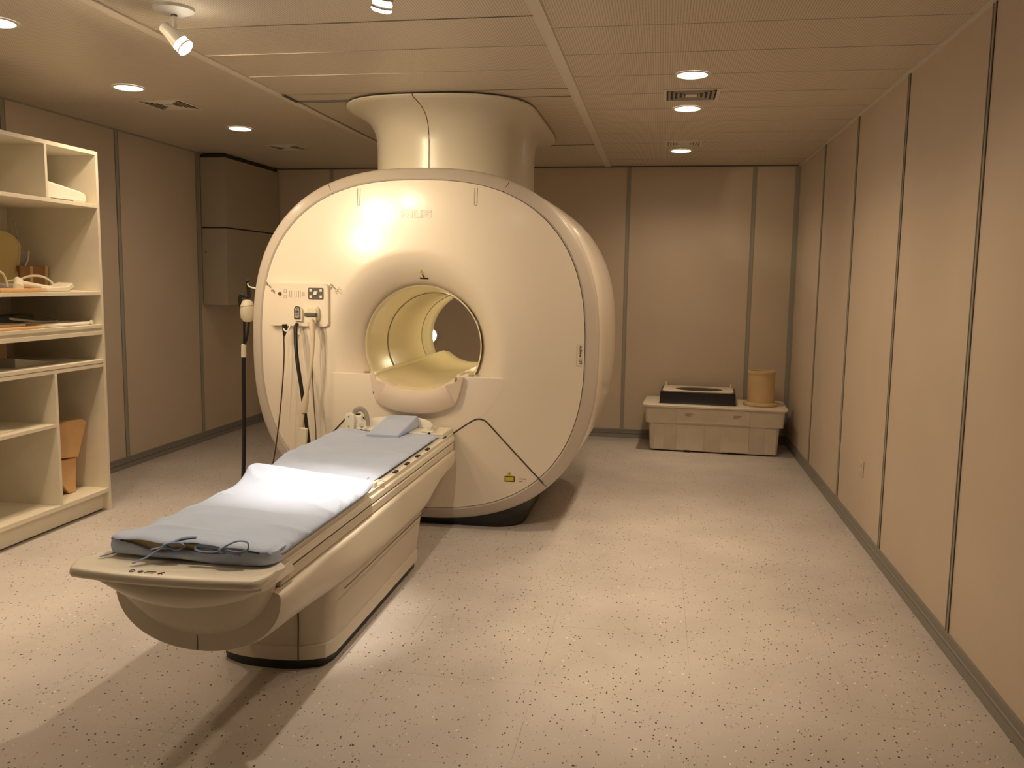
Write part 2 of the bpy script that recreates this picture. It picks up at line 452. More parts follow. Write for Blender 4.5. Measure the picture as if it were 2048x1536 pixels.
# apron: the U-shaped shield hanging in front of the bridge
def apron():
    Wt, zt, zb = .302, .992, .752
    outer = [(-.302, .992), (-.300, .975), (-.285, .90), (-.262, .826), (-.235, .80), (-.16, .772), (-.08, .757), (0, .752)]
    outer = outer+[(-x, z) for x, z in outer[-2::-1]]
    inner = [(.302, .992), (.268, .992), (.262, .968), (.232, .958), (.205, .954), (.15, .925), (.09, .904), (0, .896)]
    inner = inner+[(-x, z) for x, z in inner[-2::-1]]
    pts = outer+inner[1:-1]
    # wall as quad strip between outer and inner by matching parameter
    oc = catmull([(x, 0, z) for x, z in outer], 6); ic = catmull([(x, 0, z) for x, z in inner[::-1]], 6)
    n = 80
    def samp(c, t):
        L = [0]
        for i in range(1, len(c)): L.append(L[-1]+(c[i]-c[i-1]).length)
        d = t*L[-1]
        for i in range(1, len(c)):
            if L[i] >= d-1e-9:
                k = (d-L[i-1])/max(1e-9, L[i]-L[i-1]); return c[i-1].lerp(c[i], k)
        return c[-1]
    rings = []
    for i in range(n+1):
        o = samp(oc, i/n); q = samp(ic, i/n)
        X = lambda v: GX+v.x+.01
        yf = lambda v: 5.190+.012*(abs(v.x)/.3)**2
        rings.append([(X(o), 5.30, o.z), (X(o), yf(o)+.01, o.z), (X(o)*.0+X(o.lerp(q, .06)), yf(o), o.lerp(q, .06).z),
                      (X(q.lerp(o, .06)), yf(q)-.0, q.lerp(o, .06).z), (X(q), yf(q)+.01, q.z), (X(q), 5.30, q.z)])
    return M().loft(rings)
apron().build('apron', 'apron_paint', mri, angle=50)
for x, z in ((-.345, .996), (.345, .996)):
    a = M(); a.lathe([(.0, 0), (.02, 0), (.018, .006), (0, .008)], (GX+x, 5.30, z), n=20); a.build('stud', 'mid_grey', mri)
# foot
def foot():
    rings = []
    for z, g in ((0.0, 0), (.012, .012), (.05, .03), (.13, .045), (.30, .02)):
        rings.append([(x, y, z) for x, y in rrect(.66+g, .76+g, .20, 8, GX, 6.14)])
    return M().loft(rings)
foot().build('foot', 'foot_black', mri, label='black recessed foot under the scanner')
# turret to the ceiling with flange
def turret():
    rings = []
    prof_ = [(2.05, 0), (2.25, 0), (2.50, 0), (2.55, .015), (2.59, .045), (2.62, .09), (2.65, .17), (2.675, .28), (2.695, .43), (2.71, .62), (2.722, .84), (2.728, .97), (2.735, 1.0), (2.742, .997)]
    n = 120
    fl = []; co_ = superel(.55, .70, 2.4, n, GX, 6.36)
    for i in range(n):
        t = 2*pi*i/n; c, s_ = cos(t), sin(t)
        e = 7.0 if s_ > 0 else 2.8
        d = 1.47 if s_ > 0 else .66
        fl.append((GX+.64*abs(c)**(2/e)*(1 if c >= 0 else -1), 6.0+d*abs(s_)**(2/e)*(1 if s_ >= 0 else -1)))
    for z, t in prof_:
        rings.append([(p[0]+(q[0]-p[0])*t, p[1]+(q[1]-p[1])*t, z) for p, q in zip(co_, fl)])
    return rings
tr = turret()
M().loft(tr, (False, True)).build('turret', 'column_paint', mri, angle=60)
# front seam of the turret follows the ring vertices
idx = 72
seam = []
for r in tr[1:]:
    p = Vector(r[89]).lerp(Vector(r[90]), .3); d = (p-Vector((GX, 6.38, p.z))).normalized(); seam.append(p+d*.0006)
M().tube(catmull(seam, 4), .0028, 6).build('turret_seam', 'seam_dark', mri)
# curve seams of the lower access cover, following the front surface
def on_face(pts, r, lift=0): return [(x, facey(x, z)-lift, z) for x, z in pts]
def face_line(ctrl, r=.0035, lift=.0002, name='cover_seam', m_='seam_dark', k=10, straight=False):
    P = catmull([(x, 0, z) for x, z in ctrl], k)
    return M().tube([(p.x, facey(p.x, p.z)-lift, p.z) for p in P], r, 6).build(name, m_, mri)
def denser(pts, n=6):
    out = []
    for (a0, b0), (a1, b1) in zip(pts, pts[1:]):
        for i in range(n): out.append((a0+(a1-a0)*i/n, b0+(b1-b0)*i/n))
    return out+[pts[-1]]
rline = denser([(-1.36, .565), (-1.18, .692)])+[(-1.14, .717), (-1.105, .729), (-1.068, .722)]+denser([(-1.04, .700), (-.725, .363), (-.692, .327)])
face_line(rline, .005)
face_line([(2*GX-x, z) for x, z in rline], .005)
# two finger slots below the rim (outlined lozenges)
for cx_ in (-1.896, -1.142):
    w, z0, z1 = .0085, 2.053, 2.160
    P = [(cx_-w, z1), (cx_-w, z0+w)]+[(cx_-w*cos(t), z0+w-w*sin(t)) for t in (.5, 1.05, 1.57, 2.1, 2.64)]+[(cx_+w, z0+w), (cx_+w, z1)]
    P = [(cx_-w, z1)]+denser(P[0:2], 4)[1:]+P[2:-2]+denser(P[-2:], 4)
    M().tube([(x, facey(x, z)-.0004, z) for x, z in P], .0022, 6).build('finger_slot', 'mid_grey', mri)
# lettering
def face_mtx(x, z, lift=.0015, rotz=0):
    e = .02
    nx = (facey(x+e, z)-facey(x-e, z))/(2*e); nz = (facey(x, z+e)-facey(x, z-e))/(2*e)
    n = Vector((nx, -1, nz)).normalized()
    q = Vector((0, -1, 0)).rotation_difference(n).to_matrix().to_4x4()
    return Matrix.Translation((x, facey(x, z)-lift, z)) @ q @ FRONT @ Matrix.Rotation(rotz, 4, 'Z')
text('brand_lettering', 'PHILIPS', .062, 'silver_grey', mri, face_mtx(-1.518, 1.998), .0012, .003)
# laser warning icon above the bore
def fm(x, z, lift=.0016): return face_mtx(x, z, lift)
def flat_poly(pts, x, z, m_, name, par=mri, lift=.0012, t=.0008):
    mt = face_mtx(x, z, lift)
    return M().prism(pts, lambda u, v: (u, v, 0), lambda u, v: (u, v, t)).xform(mt).build(name, m_, par, smooth=False)
DX, DZ = -1.497, 1.618
def dface(x, z): return facey(x, z)+dish(x, z)
def dish_poly(pts, m_, name, t=.001):
    return M().prism(pts, lambda u, v: (DX+u, dface(DX+u, DZ+v)-.001-t, DZ+v), lambda u, v: (DX+u, dface(DX+u, DZ+v)+.004, DZ+v)).build(name, m_, mri, smooth=False)
dish_poly([(-.014, .018), (.012, .018), (-.001, .044)], 'warning_yellow', 'warning_triangle')
dish_poly([(-.026, -.018), (.030, -.020), (.030, -.011), (-.026, -.009)], 'ink_black', 'laser_mark')
dish_poly([(.001, -.012), (.010, -.012), (.004, .012), (-.005, .012)], 'ink_black', 'laser_mark')
# lower right labels
flat_poly([(-.032, -.020), (.032, -.020), (.032, .017), (-.032, .017)], -.905, .350, 'ink_black', 'warning_label')
flat_poly([(-.026, -.014), (.026, -.014), (.026, .011), (-.026, .011)], -.905, .350, 'warning_yellow', 'warning_label', lift=.0022)
flat_poly([(-.016, -.010), (.016, -.010), (0, .016)], -.906, .384, 'warning_yellow', 'warning_triangle')
text('warning_mark', '!', .018, 'ink_black', mri, face_mtx(-.906, .382, .0026), .0003, .0006)
flat_poly([(-.022, -.002), (.022, -.003), (.022, .001), (-.022, .002)], -.822, .352, 'ink_grey', 'small_print')
flat_poly([(-.012, -.003), (.012, -.003), (.012, .001), (-.012, .002)], -.835, .336, 'ink_grey', 'small_print')
# model badge at right edge, reads downwards
flat_poly([(-.019, -.066), (.019, -.066), (.019, .066), (-.019, .066)], -.478, 1.150, 'label_cream', 'badge')
text('badge_lettering', 'Achieva 1.5T', .0215, 'ink_black', mri, face_mtx(-.474, 1.148, .0024, -pi/2), .0003, .0005)

# side control and connector panel on the left of the front cover
PX0, PX1, PZ0, PZ1 = -2.425, -2.083, 1.285, 1.562
PY = 5.226
def ppt(x, z, y=PY): return (x, y, z)
a = M()
pts = rrect((PX1-PX0)/2+.035, (PZ1-PZ0)/2, .03, 6, (PX0+PX1)/2-.035, (PZ0+PZ1)/2)
a.loft([[(x, 5.33, z) for x, z in pts], [(x, PY+.01, z) for x, z in pts], [((x-(-2.27))*.985-2.27, PY, (z-1.43)*.975+1.43) for x, z in pts]])
pan = a.build('connector_panel', 'cover_paint', mri, angle=40)
def pbox(x0, x1, z0, z1, d, name, m_, bev=.002, par=pan): return M().box(x0, x1, PY-d, PY+.004, z0, z1).build(name, m_, par, bevel=bev)
a = M().loft([[(x, PY+.002, z) for x, z in rrect(.052, .037, .009, 4, -2.165, 1.497)], [(x, PY-.003, z) for x, z in rrect(.052, .037, .009, 4, -2.165, 1.497)]])
a.build('table_control', 'dark_grey', pan, bevel=.0008)
for dx in (-.034, .034):
    for dz in (-.020, .020): M().box(-2.165+dx-.008, -2.165+dx+.008, PY-.005, PY, 1.497+dz-.008, 1.497+dz+.008).build('button_key', 'white_plastic', pan, bevel=.001)
a = M(); a.loft([[(-2.180, PY-.002, 1.487), (-2.152, PY-.002, 1.487), (-2.148, PY-.002, 1.511), (-2.172, PY-.002, 1.513)], [(-2.178, PY-.016, 1.490), (-2.155, PY-.016, 1.490), (-2.151, PY-.016, 1.509), (-2.172, PY-.016, 1.510)]])
a.build('toggle', 'white_plastic', pan, bevel=.001)
M().lathe([(0, -.006), (.0100, -.006), (.012, -.003), (.012, .003), (0, .003)], (-2.408, PY, 1.492), (0, 1, 0), 24).build('stop_button', 'red_button', pan)
for x, z, w, h in ((-2.372, 1.510, .008, .008), (-2.372, 1.474, .008, .008), (-2.335, 1.492, .006, .020), (-2.302, 1.492, .006, .020), (-2.275, 1.492, .006, .020), (-2.247, 1.492, .005, .012)):
    M().tube([(x-w, PY-.001, z-h), (x+w, PY-.001, z-h), (x+w, PY-.001, z+h), (x-w, PY-.001, z+h)], .0012, 6, closed=True).build('pictogram', 'mid_grey', pan)
# socket with arched face
def arch(cx_, cz, w, h): return [(cx_-w, cz-h), (cx_+w, cz-h), (cx_+w, cz+h-w)]+[(cx_+w*cos(t), cz+h-w+w*sin(t)) for t in (.4, .8, 1.2, 1.57, 1.94, 2.34, 2.74)]+[(cx_-w, cz+h-w)]
def archm(cx_, cz, w, h, y0, y1): return M().prism(arch(cx_, cz, w, h), lambda u, v: (u, y0, v), lambda u, v: (u, y1, v))
archm(-2.278, 1.366, .026, .047, PY+.004, PY-.020).build('socket_body', 'hose_cream', pan, bevel=.003)
archm(-2.283, 1.374, .0215, .0425, PY-.019, PY-.0225).build('socket_frame', 'ink_black', pan)
archm(-2.283, 1.375, .0155, .035, PY-.022, PY-.0245).build('socket_face', 'mid_grey', pan)
a = M()
for dz in (-.005, .006, .014): M().box(-2.294, -2.272, PY-.0255, PY-.024, 1.366+dz*1.3-.003, 1.366+dz*1.3+.003).build('socket_mark', 'ink_black', pan)
for dx, dz in ((-.007, -.024), (.007, -.024), (0, .022)): M().lathe([(0, 0), (.0028, 0), (.0028, .001), (0, .001)], (-2.283+dx*1.4, PY-.0255, 1.373+dz*1.2), (0, 1, 0), 10).build('socket_pin', 'ink_black', pan)
a = M(); a.loft([[(x, PY+.004, z) for x, z in rrect(.040, .048, .026, 6, -2.178, 1.370)], [(x, PY-.02, z) for x, z in rrect(.039, .047, .026, 6, -2.178, 1.370)], [(x, PY-.034, z) for x, z in rrect(.030, .038, .020, 6, -2.184, 1.366)]])
a.build('coil_plug', 'hose_cream', pan)
M().box(-2.222, -2.145, PY-.058, PY-.026, 1.353, 1.375).build('plug_lever', 'dark_grey', pan, bevel=.004)
M().box(-2.214, -2.150, PY-.045, PY-.028, 1.308, 1.353).build('plug_grip', 'cover_paint', pan, bevel=.004)
# little hooks
def hook(pts, r=.0035): return M().tube(catmull(pts, 6), r, 8)
hook([(-2.515, 5.255, 1.552), (-2.500, 5.235, 1.545), (-2.488, 5.228, 1.545), (-2.475, 5.22, 1.540), (-2.470, 5.215, 1.532)]).build('hook', 'mid_grey', mri)
hook([(-2.488, 5.23, 1.547), (-2.489, 5.215, 1.556), (-2.488, 5.205, 1.566)]).build('hook', 'mid_grey', mri)
hook([(-2.468, 5.24, 1.500), (-2.462, 5.22, 1.512), (-2.450, 5.215, 1.515), (-2.446, 5.215, 1.500)]).build('hook', 'mid_grey', mri)
hook([(-2.068, 5.24, 1.558), (-2.062, 5.205, 1.545), (-2.055, 5.20, 1.538), (-2.035, 5.195, 1.540), (-2.020, 5.19, 1.528)]).build('hook', 'mid_grey', mri)
hook([(-2.045, 5.20, 1.540), (-2.044, 5.19, 1.555)]).build('hook', 'mid_grey', mri)
hook([(-2.052, 5.20, 1.538), (-2.050, 5.192, 1.526)]).build('hook', 'mid_grey', mri)
hook([(-2.64, 5.55, 1.515), (-2.74, 5.55, 1.52), (-2.785, 5.55, 1.535), (-2.79, 5.55, 1.56)], .005).build('hook', 'white_plastic', mri, label='white hook on the scanner side')

# ------------------------------------------------------------------ patient table
tab = thing('patient_table', (TX, 3.8, 0), 'long cream patient table on a pedestal, lowered in front of the scanner', 'examination table')
HWT = .285
def Usec(y, hw, ztop, zbot, e, n=40, lip=False):
    "U section: superellipse lower half"
    out = []
    for i in range(n+1):
        t = pi+pi*i/n; c, s = cos(t), sin(t)
        out.append((TX+hw*abs(c)**(2/e)*(1 if c >= 0 else -1), y, ztop-(ztop-zbot)*abs(s)**(2/e)))
    if lip: out = [(TX-hw+.022, y, ztop+.026), (TX-hw+.006, y, ztop+.020), (TX-hw+.0005, y, ztop+.010)]+out+[(TX+hw-.0005, y, ztop+.010), (TX+hw-.006, y, ztop+.020), (TX+hw-.022, y, ztop+.026)]
    return out
ST = .515
secs = [(2.625, .296, .312, 2.1), (2.66, .303, .304, 2.15), (2.80, .302, .302, 2.3), (2.95, .298, .303, 2.65), (3.10, .290, .307, 3.4), (3.25, .288, .312, 4.6), (3.45, .286, .32, 7), (3.8, .285, .33, 12),
        (4.40, .284, .333, 14), (4.50, .284, .335, 14), (4.60, .284, .350, 12), (4.72, .284, .385, 11), (4.85, .284, .415, 11), (5.0, .284, .430, 11), (5.12, .284, .437, 11), (5.17, .283, .445, 10), (5.19, .279, .47, 8)]
rings = []
for y, hw, zb, e in secs:
    rings.append(Usec(y, hw+.009, ST, zb, e, lip=True))
a = M().loft(rings, (True, True), close=True)
shell = a.build('carriage_shell', 'table_shell', tab, angle=50)
M().tube([(TX-.004, 2.6235, z) for z in (.317, .33, .35, .366)], .0014, 6).build('shell_joint', 'seam_dark', shell)
# darker inner trough edge at the front
# side seam between shell and pedestal panel
for sx in (-1, 1):
    M().tube([(TX+sx*.2930, y, .333) for y in (3.25, 3.6, 4.0, 4.48)], .0028, 6).build('shell_seam', 'seam_dark', shell)
# pedestal
def pedestal(z0, z1, g0, g1, y0=3.165, y1=4.50):
    rings = []
    def plan(g, z):
        hw = .241+g; pts = []
        # front bow
        for i in range(25):
            u = -1+2*i/24
            pts.append((TX-.010+hw*u, y0-g*.8+.075*abs(u)**2.6+(.05 if abs(u) > .999 else 0), z))
        pts += [(TX-.010+hw, y1+g*.3, z), (TX-.010-hw, y1+g*.3, z)]
        return pts
    return M().loft([plan(g0, z0), plan(g1, z1)])
pedestal(.045, .36, 0, .040).build('pedestal', 'table_base', tab, bevel=.012, seg=3, angle=50)
pedestal(.042, .105, .012, .012).build('kick_band', 'table_shell', tab, bevel=.004, angle=50)
pedestal(.0, .05, -.006, -.002).build('plinth', 'foot_black', tab, angle=50)
a = M(); a.tube([(TX+.128, 3.156, .045), (TX+.128, 3.156, .105), (TX+.130, 3.158, .20), (TX+.132, 3.150, .30)], .0030, 6).build('pedestal_joint', 'seam_dark', tab)
a = M(); a.tube([(TX-.205, 3.235, .045), (TX-.206, 3.232, .105), (TX-.210, 3.23, .17)], .0028, 6)
a.build('pedestal_joint', 'seam_dark', tab)
# carriage rails along both sides, two steps
for sx in (-1, 1):
    def rail(x0, x1, z0, z1, y0, y1, name, m_, bev=.006):
        xs = sorted((TX+sx*x0, TX+sx*x1)); return M().box(xs[0], xs[1], y0, y1, z0, z1).build(name, m_, tab, bevel=bev, seg=3)
    rail(.20, .283, .543, .582, 2.675, 5.18, 'side_rail', 'table_shell')
    rail(.20, .279, .585, .618, 2.665, 5.22, 'side_rail', 'table_top', .007)
    M().box(min(TX+sx*.2, TX+sx*.276), max(TX+sx*.2, TX+sx*.276), 2.70, 5.17, .540, .59).build('rail_gap', 'seam_dark', tab)
# tabletop: dished board with raised edge, overhanging foot end
def topsec(y, hw, zt=.640, zb=.600, edge=.018, dishd=.02):
    top = [];
    for i in range(21):
        u = -1+2*i/20; e = abs(u)
        z = zt+edge*0-dishd*(1-min(1, e/.86)**2)
        if e > .86: z = zt+.004*sin((e-.86)/.14*pi)
        top.append((TX+hw*u, y, z))
    return top+[(TX+hw-.004, y, zb+.01), (TX+hw*.93, y, zb), (TX-hw*.93, y, zb), (TX-hw+.004, y, zb+.01)]
rings = [topsec(y, hw) for y, hw in ((2.66, .268), (2.72, .272), (3.2, .272), (4.0, .272), (4.9, .272), (5.215, .272), (5.225, .268))]
top = M().loft(rings).build('tabletop', 'table_top', tab, angle=40)
for y in (4.02, 4.22, 4.42, 4.62, 5.0):
    for sx in (-1, 1):
        xs = sorted((TX+sx*.252, TX+sx*.268)); M().box(xs[0], xs[1], y, y+.055, .6405, .6472).build('strap_slot', 'ink_black', top)
# foot end: push handle bar, curved forward
def bar():
    rings = []
    n = 60
    for i in range(n+1):
        u = -1+2*i/n; e = abs(u)
        x = TX-.006+.342*u
        yf = 2.385+.030*u*u
        if e > .90: yf += .055*((e-.90)/.10)**2
        yb = 2.70-.10*e**4
        th = .034
        if e > .96: th *= 1-.45*((e-.96)/.04)**2
        zt = .655
        zc = zt-th*.62
        rings.append([(x, yb, zt-.010), (x, yf+.10, zt-.010), (x, yf+.075, zt-.006), (x, yf+.060, zt), (x, yf+.012, zt), (x, yf+.004, zt-.004), (x, yf, zc), (x, yf+.006, zt-th*.9), (x, yf+.018, zt-th), (x, yf+.10, zt-th), (x, yb, zt-th)])
    return M().loft(rings)
hb = bar().build('end_handle', 'table_top', tab, angle=60)
# control label on the handle: small dark symbols
lab = []
for dx, w, k in ((-.052, .016, 'ring'), (-.022, .014, 'blob'), (.012, .034, 'bars'), (.052, .010, 'figure')):
    a = M(); x = TX-.055+dx; y = 2.425; z = .6552
    if k == 'ring': a.tube([(x+.008*cos(t), y+.010*sin(t), z+.0006) for t in [2*pi*i/14 for i in range(14)]], .0013, 5, closed=True)
    if k == 'blob': a.lathe([(0, 0), (.009, 0), (.009, .0012), (0, .0012)], (x, y, z), n=14)
    if k == 'bars': a.box(x-.016, x+.016, y+.004, y+.009, z-.001, z+.001); a.box(x-.018, x+.013, y-.008, y-.003, z-.001, z+.001)
    if k == 'figure': a.tube([(x-.007, y-.010, z), (x-.002, y+.001, z), (x+.006, y+.007, z)], .0028, 6); a.tube([(x+.001, y-.003, z), (x+.006, y-.009, z)], .0018, 6)
    a.build('control_symbol', 'ink_black', hb)
# curved panel under the handle
def under():
    rings = []
    n = 48
    for i in range(n+1):
        u = -1+2*i/n; x = TX+.300*u; e = abs(u)
        zb = .518+.030*min(1, e/.72)**2 if e < .72 else .548+(e-.72)/.28*.034
        zm = .578+.030*e**2
        yf = 2.446+.045*e*e
        rings.append([(x, 2.72, .622), (x, yf+.045, .622), (x, yf+.020, zm+.016), (x, yf+.006, zm+.004), (x, yf+.002, zm-.012), (x, yf+.014, (zb+zm)/2-.004), (x, yf+.032, zb+.004), (x, yf+.045, zb), (x, 2.75, zb)])
    return M().loft(rings)
under().build('handle_panel', 'table_top', tab, angle=60)
# bowl closing the carriage end
def bowl():
    rings = []
    for y, zb, hw in ((2.535, .52, .262), (2.545, .49, .272), (2.565, .450, .280), (2.592, .408, .285), (2.617, .376, .286), (2.635, .370, .286)):
        rings.append(Usec(y, hw, .60, zb, 2.05))
    return M().loft(rings, (True, True))
bowl().build('end_bowl', 'table_shell', tab, angle=60)
# head end tray, cradle and restraint
trx = M(); trx.box(TX+.03, TX+.262, 4.99, 5.225, .642, .672)
tray = trx.build('head_tray', 'table_top', tab, bevel=.006, seg=3)
M().box(TX+.120, TX+.175, 5.00, 5.20, .6725, .684).box(TX+.118, TX+.132, 5.15, 5.175, .684, .712).build('tray_catch', 'table_top', tray, bevel=.003)
a = M(); a.box(TX-.262, TX-.03, 5.12, 5.225, .642, .662); a.build('head_tray', 'table_top', tab, bevel=.006, seg=3)

# ------------------------------------------------------------------ mattresses
def mattress(name, x0, x1, y0, y1, zb, th, label, raise_fn, open_front=False, seed=0, group=None, wr=1.0):
    m = thing(name, ((x0+x1)/2, (y0+y1)/2, zb), label, 'mattress', group)
    ny, nx = 90, 60
    W = (x1-x0)/2; cx_ = (x0+x1)/2
    rings = []
    for j in range(ny+1):
        v = j/ny; y = y0+(y1-y0)*v
        # rounded plan corners
        ring = []
        inset = 0
        for ve in (v*(y1-y0), (1-v)*(y1-y0)):
            r = .045
            if ve < r: inset = max(inset, r-sqrt(max(0, r*r-(r-ve)**2)))
        endt = 1.0
        dl = (1-v)*(y1-y0)
        if dl < .022: endt = sqrt(max(0.02, 1-((.022-dl)/.022)**2))
        if not open_front and v*(y1-y0) < .022: endt = sqrt(max(0.02, 1-((.022-v*(y1-y0))/.022)**2))
        w = W-inset; sh_ = 0
        if not open_front:
            k_ = max(0, 1-v/.4); sh_ = .05*k_; w -= .05*k_
        N_ = nx
        for i in range(N_):     # closed section, clockwise from left bottom
            t = i/N_
            # section: superellipse param
            ang = pi+2*pi*t
            c, s = cos(ang), sin(ang)
            e = 6.5
            ux = abs(c)**(2/e)*(1 if c >= 0 else -1); uz = abs(s)**(2/2.6)*(1 if s >= 0 else -1)
            x = cx_+sh_+w*ux
            lift = raise_fn((x-x0)/(x1-x0), v)
            z = zb+lift+th/2+th/2*uz*endt
            if s > 0:   # top: cloth wrinkles
                p = Vector((x*3.2+seed, y*3.0, seed)); q = Vector((x*2.4+y*3.4, y*1.2-x*2.2, seed+3))
                ridge = (1-abs(noise.noise(q*1.3)))**9
                z += wr*(.0060*noise.noise(p)+.0135*ridge*min(1, s*2)-.005+.0026*noise.noise(p*3.3))
                # gathered right edge
                g = max(0, ((x-cx_)/W-.78)/.22)
                z += wr*.0075*g*noise.noise(Vector((x*9+y*9, y*30, 1.7+seed)))
            ring.append((x, y, z))
        rings.append(ring)
    a = M().loft(rings, (True, True))
    cov = a.build('cover', 'blue_fabric', m, angle=70)
    return m
def raise1(u, v):
    r = .0
    # rear edge stands up, most at the left corner
    k = max(0, (v-.80)/.20)
    r += (.018+.062*(1-u)**1.6)*k**2.2
    # front left corner hangs off slightly up
    k2 = max(0, (.12-v)/.12)
    r += .012*(1-u)*k2
    r += .010*max(0, (u-.85)/.15)*v*0
    return r
m1 = mattress('mattress', -1.822, -1.226, 2.60, 3.615, .648, .056, 'pale blue cloth mattress at the foot of the table, tied with bows', raise1, True, 1.3)
def raise2(u, v): return .026*max(0, (.35-u)/.35)**1.3
m2 = mattress('mattress', -1.905, -1.292, 3.60, 4.985, .6455, .025, 'thin pale blue mattress on the head half of the table, next to the cushion', raise2, False, 4.1, wr=.6)
# foam showing at the open end of the first mattress, with lower band and ribbons
cxm = (-1.822-1.226)/2
a = M(); pts = rrect(.272, .0205, .012, 5, cxm, .678)
a.loft([[(x, 2.583, z+.010*(1-(x+1.822)/.6)) for x, z in pts], [(x, 2.64, z+.010*(1-(x+1.822)/.6)) for x, z in pts]]).build('foam', 'foam_tan', m1, bevel=.003)
def band():
    rings = []; n = 70
    for i in range(n+1):
        u = i/n; x = -1.826+.60*u
        edge = 0
        d = min(u, 1-u)*.6
        yy = 2.566+(.045-sqrt(max(0, .045**2-(.045-min(d, .045))**2)))
        zt = .688+.010*(1-u)-.010*sin(pi*u)**2+.004*sin(u*17)-.010*exp(-((u-.32)/.1)**2)+(.008 if d < .05 else 0)
        zb = .650+.014*exp(-((u-.12)/.16)**2)-.004*sin(u*11)
        bul = .004*sin(u*9)+.003*sin(u*23)
        rings.append([(x, yy+.012, zt-.002), (x, yy+.002+bul, zt), (x, yy-.006+bul, (zt+zb)/2+.004), (x, yy-.006+bul, (zt+zb)/2-.006), (x, yy+.002, zb), (x, yy+.04, zb-.001), (x, yy+.05, zb+.006), (x, yy+.02, (zt+zb)/2)])
    return M().loft(rings)
band().build('front_band', 'blue_fabric', m1, angle=70)
def flap():
    rings = []; n = 70
    for i in range(n+1):
        u = i/n; x = -1.824+.596*u
        d = min(u, 1-u)*.6
        yy = 2.562+(.045-sqrt(max(0, .045**2-(.045-min(d, .045))**2)))*.9+.004*sin(u*13)
        z = .7075+.012*(1-u)-.0035*sin(u*21)-.003*sin(u*8)-(.010 if d < .012 else 0)
        rings.append([(x, yy, z-.004), (x, yy+.004, z+.0005), (x, yy+.03, z+.002), (x, yy+.075, z+.000), (x, yy+.075, z-.006), (x, yy+.01, z-.008)])
    return M().loft(rings)
flap().build('top_flap', 'blue_fabric', m1, angle=70)
def ribbon(pts, r=.0085, k=8): return M().tube(catmull(pts, k), r, 8, flat=.35)
def bow(x, z, s=1.0, parts=()):
    for P in parts: ribbon([(x+dx, 2.552+dy, z+dz) for dx, dy, dz in P]).build('tie_ribbon', 'blue_ribbon', m1)
    M().lathe([(0, -.009), (.008, -.007), (.011, 0), (.008, .007), (0, .009)], (x, 2.548, z), (1, 0, .3), 12).build('knot', 'blue_ribbon', m1)
bow(-1.595, .702, 1, ([(0, 0, 0), (.012, -.005, .010), (.045, 0, .014), (.062, .004, .004), (.045, -.004, -.008), (.010, -.004, -.002)],
                      [(0, 0, 0), (.02, .01, .012), (.05, .03, .022), (.085, .045, .022)],
                      [(0, 0, 0), (-.022, -.008, -.012), (-.055, -.030, -.034), (-.085, -.060, -.046)],
                      [(0, 0, 0), (-.02, -.002, -.006), (-.05, -.004, -.014)]))
bow(-1.395, .701, 1, ([(0, 0, 0), (.02, -.006, .018), (.060, -.004, .036), (.090, .004, .030), (.088, .0, .004), (.05, -.004, -.002), (.01, -.004, 0)],
                      [(0, 0, 0), (-.03, -.005, -.006), (-.08, -.006, -.004), (-.085, 0, .006), (-.05, 0, .008), (-.01, 0, .004)],
                      [(0, 0, 0), (.03, -.008, -.004), (.07, -.010, -.010)]))
ribbon([(-1.800, 2.59, .656), (-1.812, 2.565, .655), (-1.822, 2.55, .654), (-1.832, 2.54, .6535)], .005).build('tie_ribbon', 'blue_ribbon', m1)
# ties of the second mattress at the joint, right side
for P in ([(-1.30, 3.66, .675), (-1.335, 3.65, .680), (-1.36, 3.67, .679), (-1.40, 3.69, .678)], [(-1.30, 3.66, .676), (-1.29, 3.70, .690), (-1.30, 3.74, .683)], [(-1.30, 3.66, .676), (-1.275, 3.63, .668), (-1.262, 3.60, .655)]):
    ribbon(P, .005).build('tie_ribbon', 'blue_ribbon', m2)
ribbon([(-1.293, 4.83, .655), (-1.284, 4.83, .652), (-1.280, 4.832, .6485)], .002).build('tie_ribbon', 'blue_ribbon', m2)

# wedge cushion in the head cradle
cu = M()
rg = []
for y, zt in ((4.79, .687), (4.82, .697), (4.95, .715), (5.05, .730), (5.155, .748), (5.17, .735)):
    rg.append([(x, y, z) for x, z in rrect(.098, (zt-.6722)/2, min(.010, (zt-.6722)/2.2), 4, -1.575+.04*(y-5), (zt+.6722)/2)])
cu.loft(rg)
cus = cu.build('wedge_cushion', 'blue_fabric', None, bevel=0, origin=(-1.585, 5.04, .672), angle=50)
tag(cus, 'small pale blue wedge cushion lying in the white head cradle', 'cushion')
cr = thing('head_cradle', (-1.58, 5.1, .66), 'curved white plastic head cradle at the far end of the table', 'head rest')
rings = []
for i in range(41):
    t = pi*(1.05-1.1*i/40); w = .215
    x = -1.585+w*cos(t); y = 5.03+.165*sin(t)
    hgt = .07 if 8 < i < 32 else .07
    ux, uy = cos(t), sin(t)
    zt = .735-.025*(1-sin(max(0, min(pi, t))))
    rings.append([(x, y, .663), (x+ux*.004, y+uy*.004, zt-.006), (x+ux*.012, y+uy*.012, zt), (x+ux*.022, y+uy*.022, zt-.004), (x+ux*.014, y+uy*.014, .663)])
M().loft(rings).build('cradle_wall', 'white_plastic', cr, angle=50)
M().loft([[(x, y, .662) for x, y in rrect(.205, .105, .05, 5, -1.585, 5.10)], [(x, y, .6715) for x, y in rrect(.200, .100, .05, 5, -1.585, 5.10)]]).build('cradle_floor', 'white_plastic', cr, bevel=.002)
M().box(-1.800, -1.762, 4.990, 5.04, .662, .686).build('cradle_clip', 'white_plastic', cr, bevel=.004); M().box(-1.372, -1.335, 4.990, 5.04, .662, .684).build('cradle_clip', 'white_plastic', cr, bevel=.004)
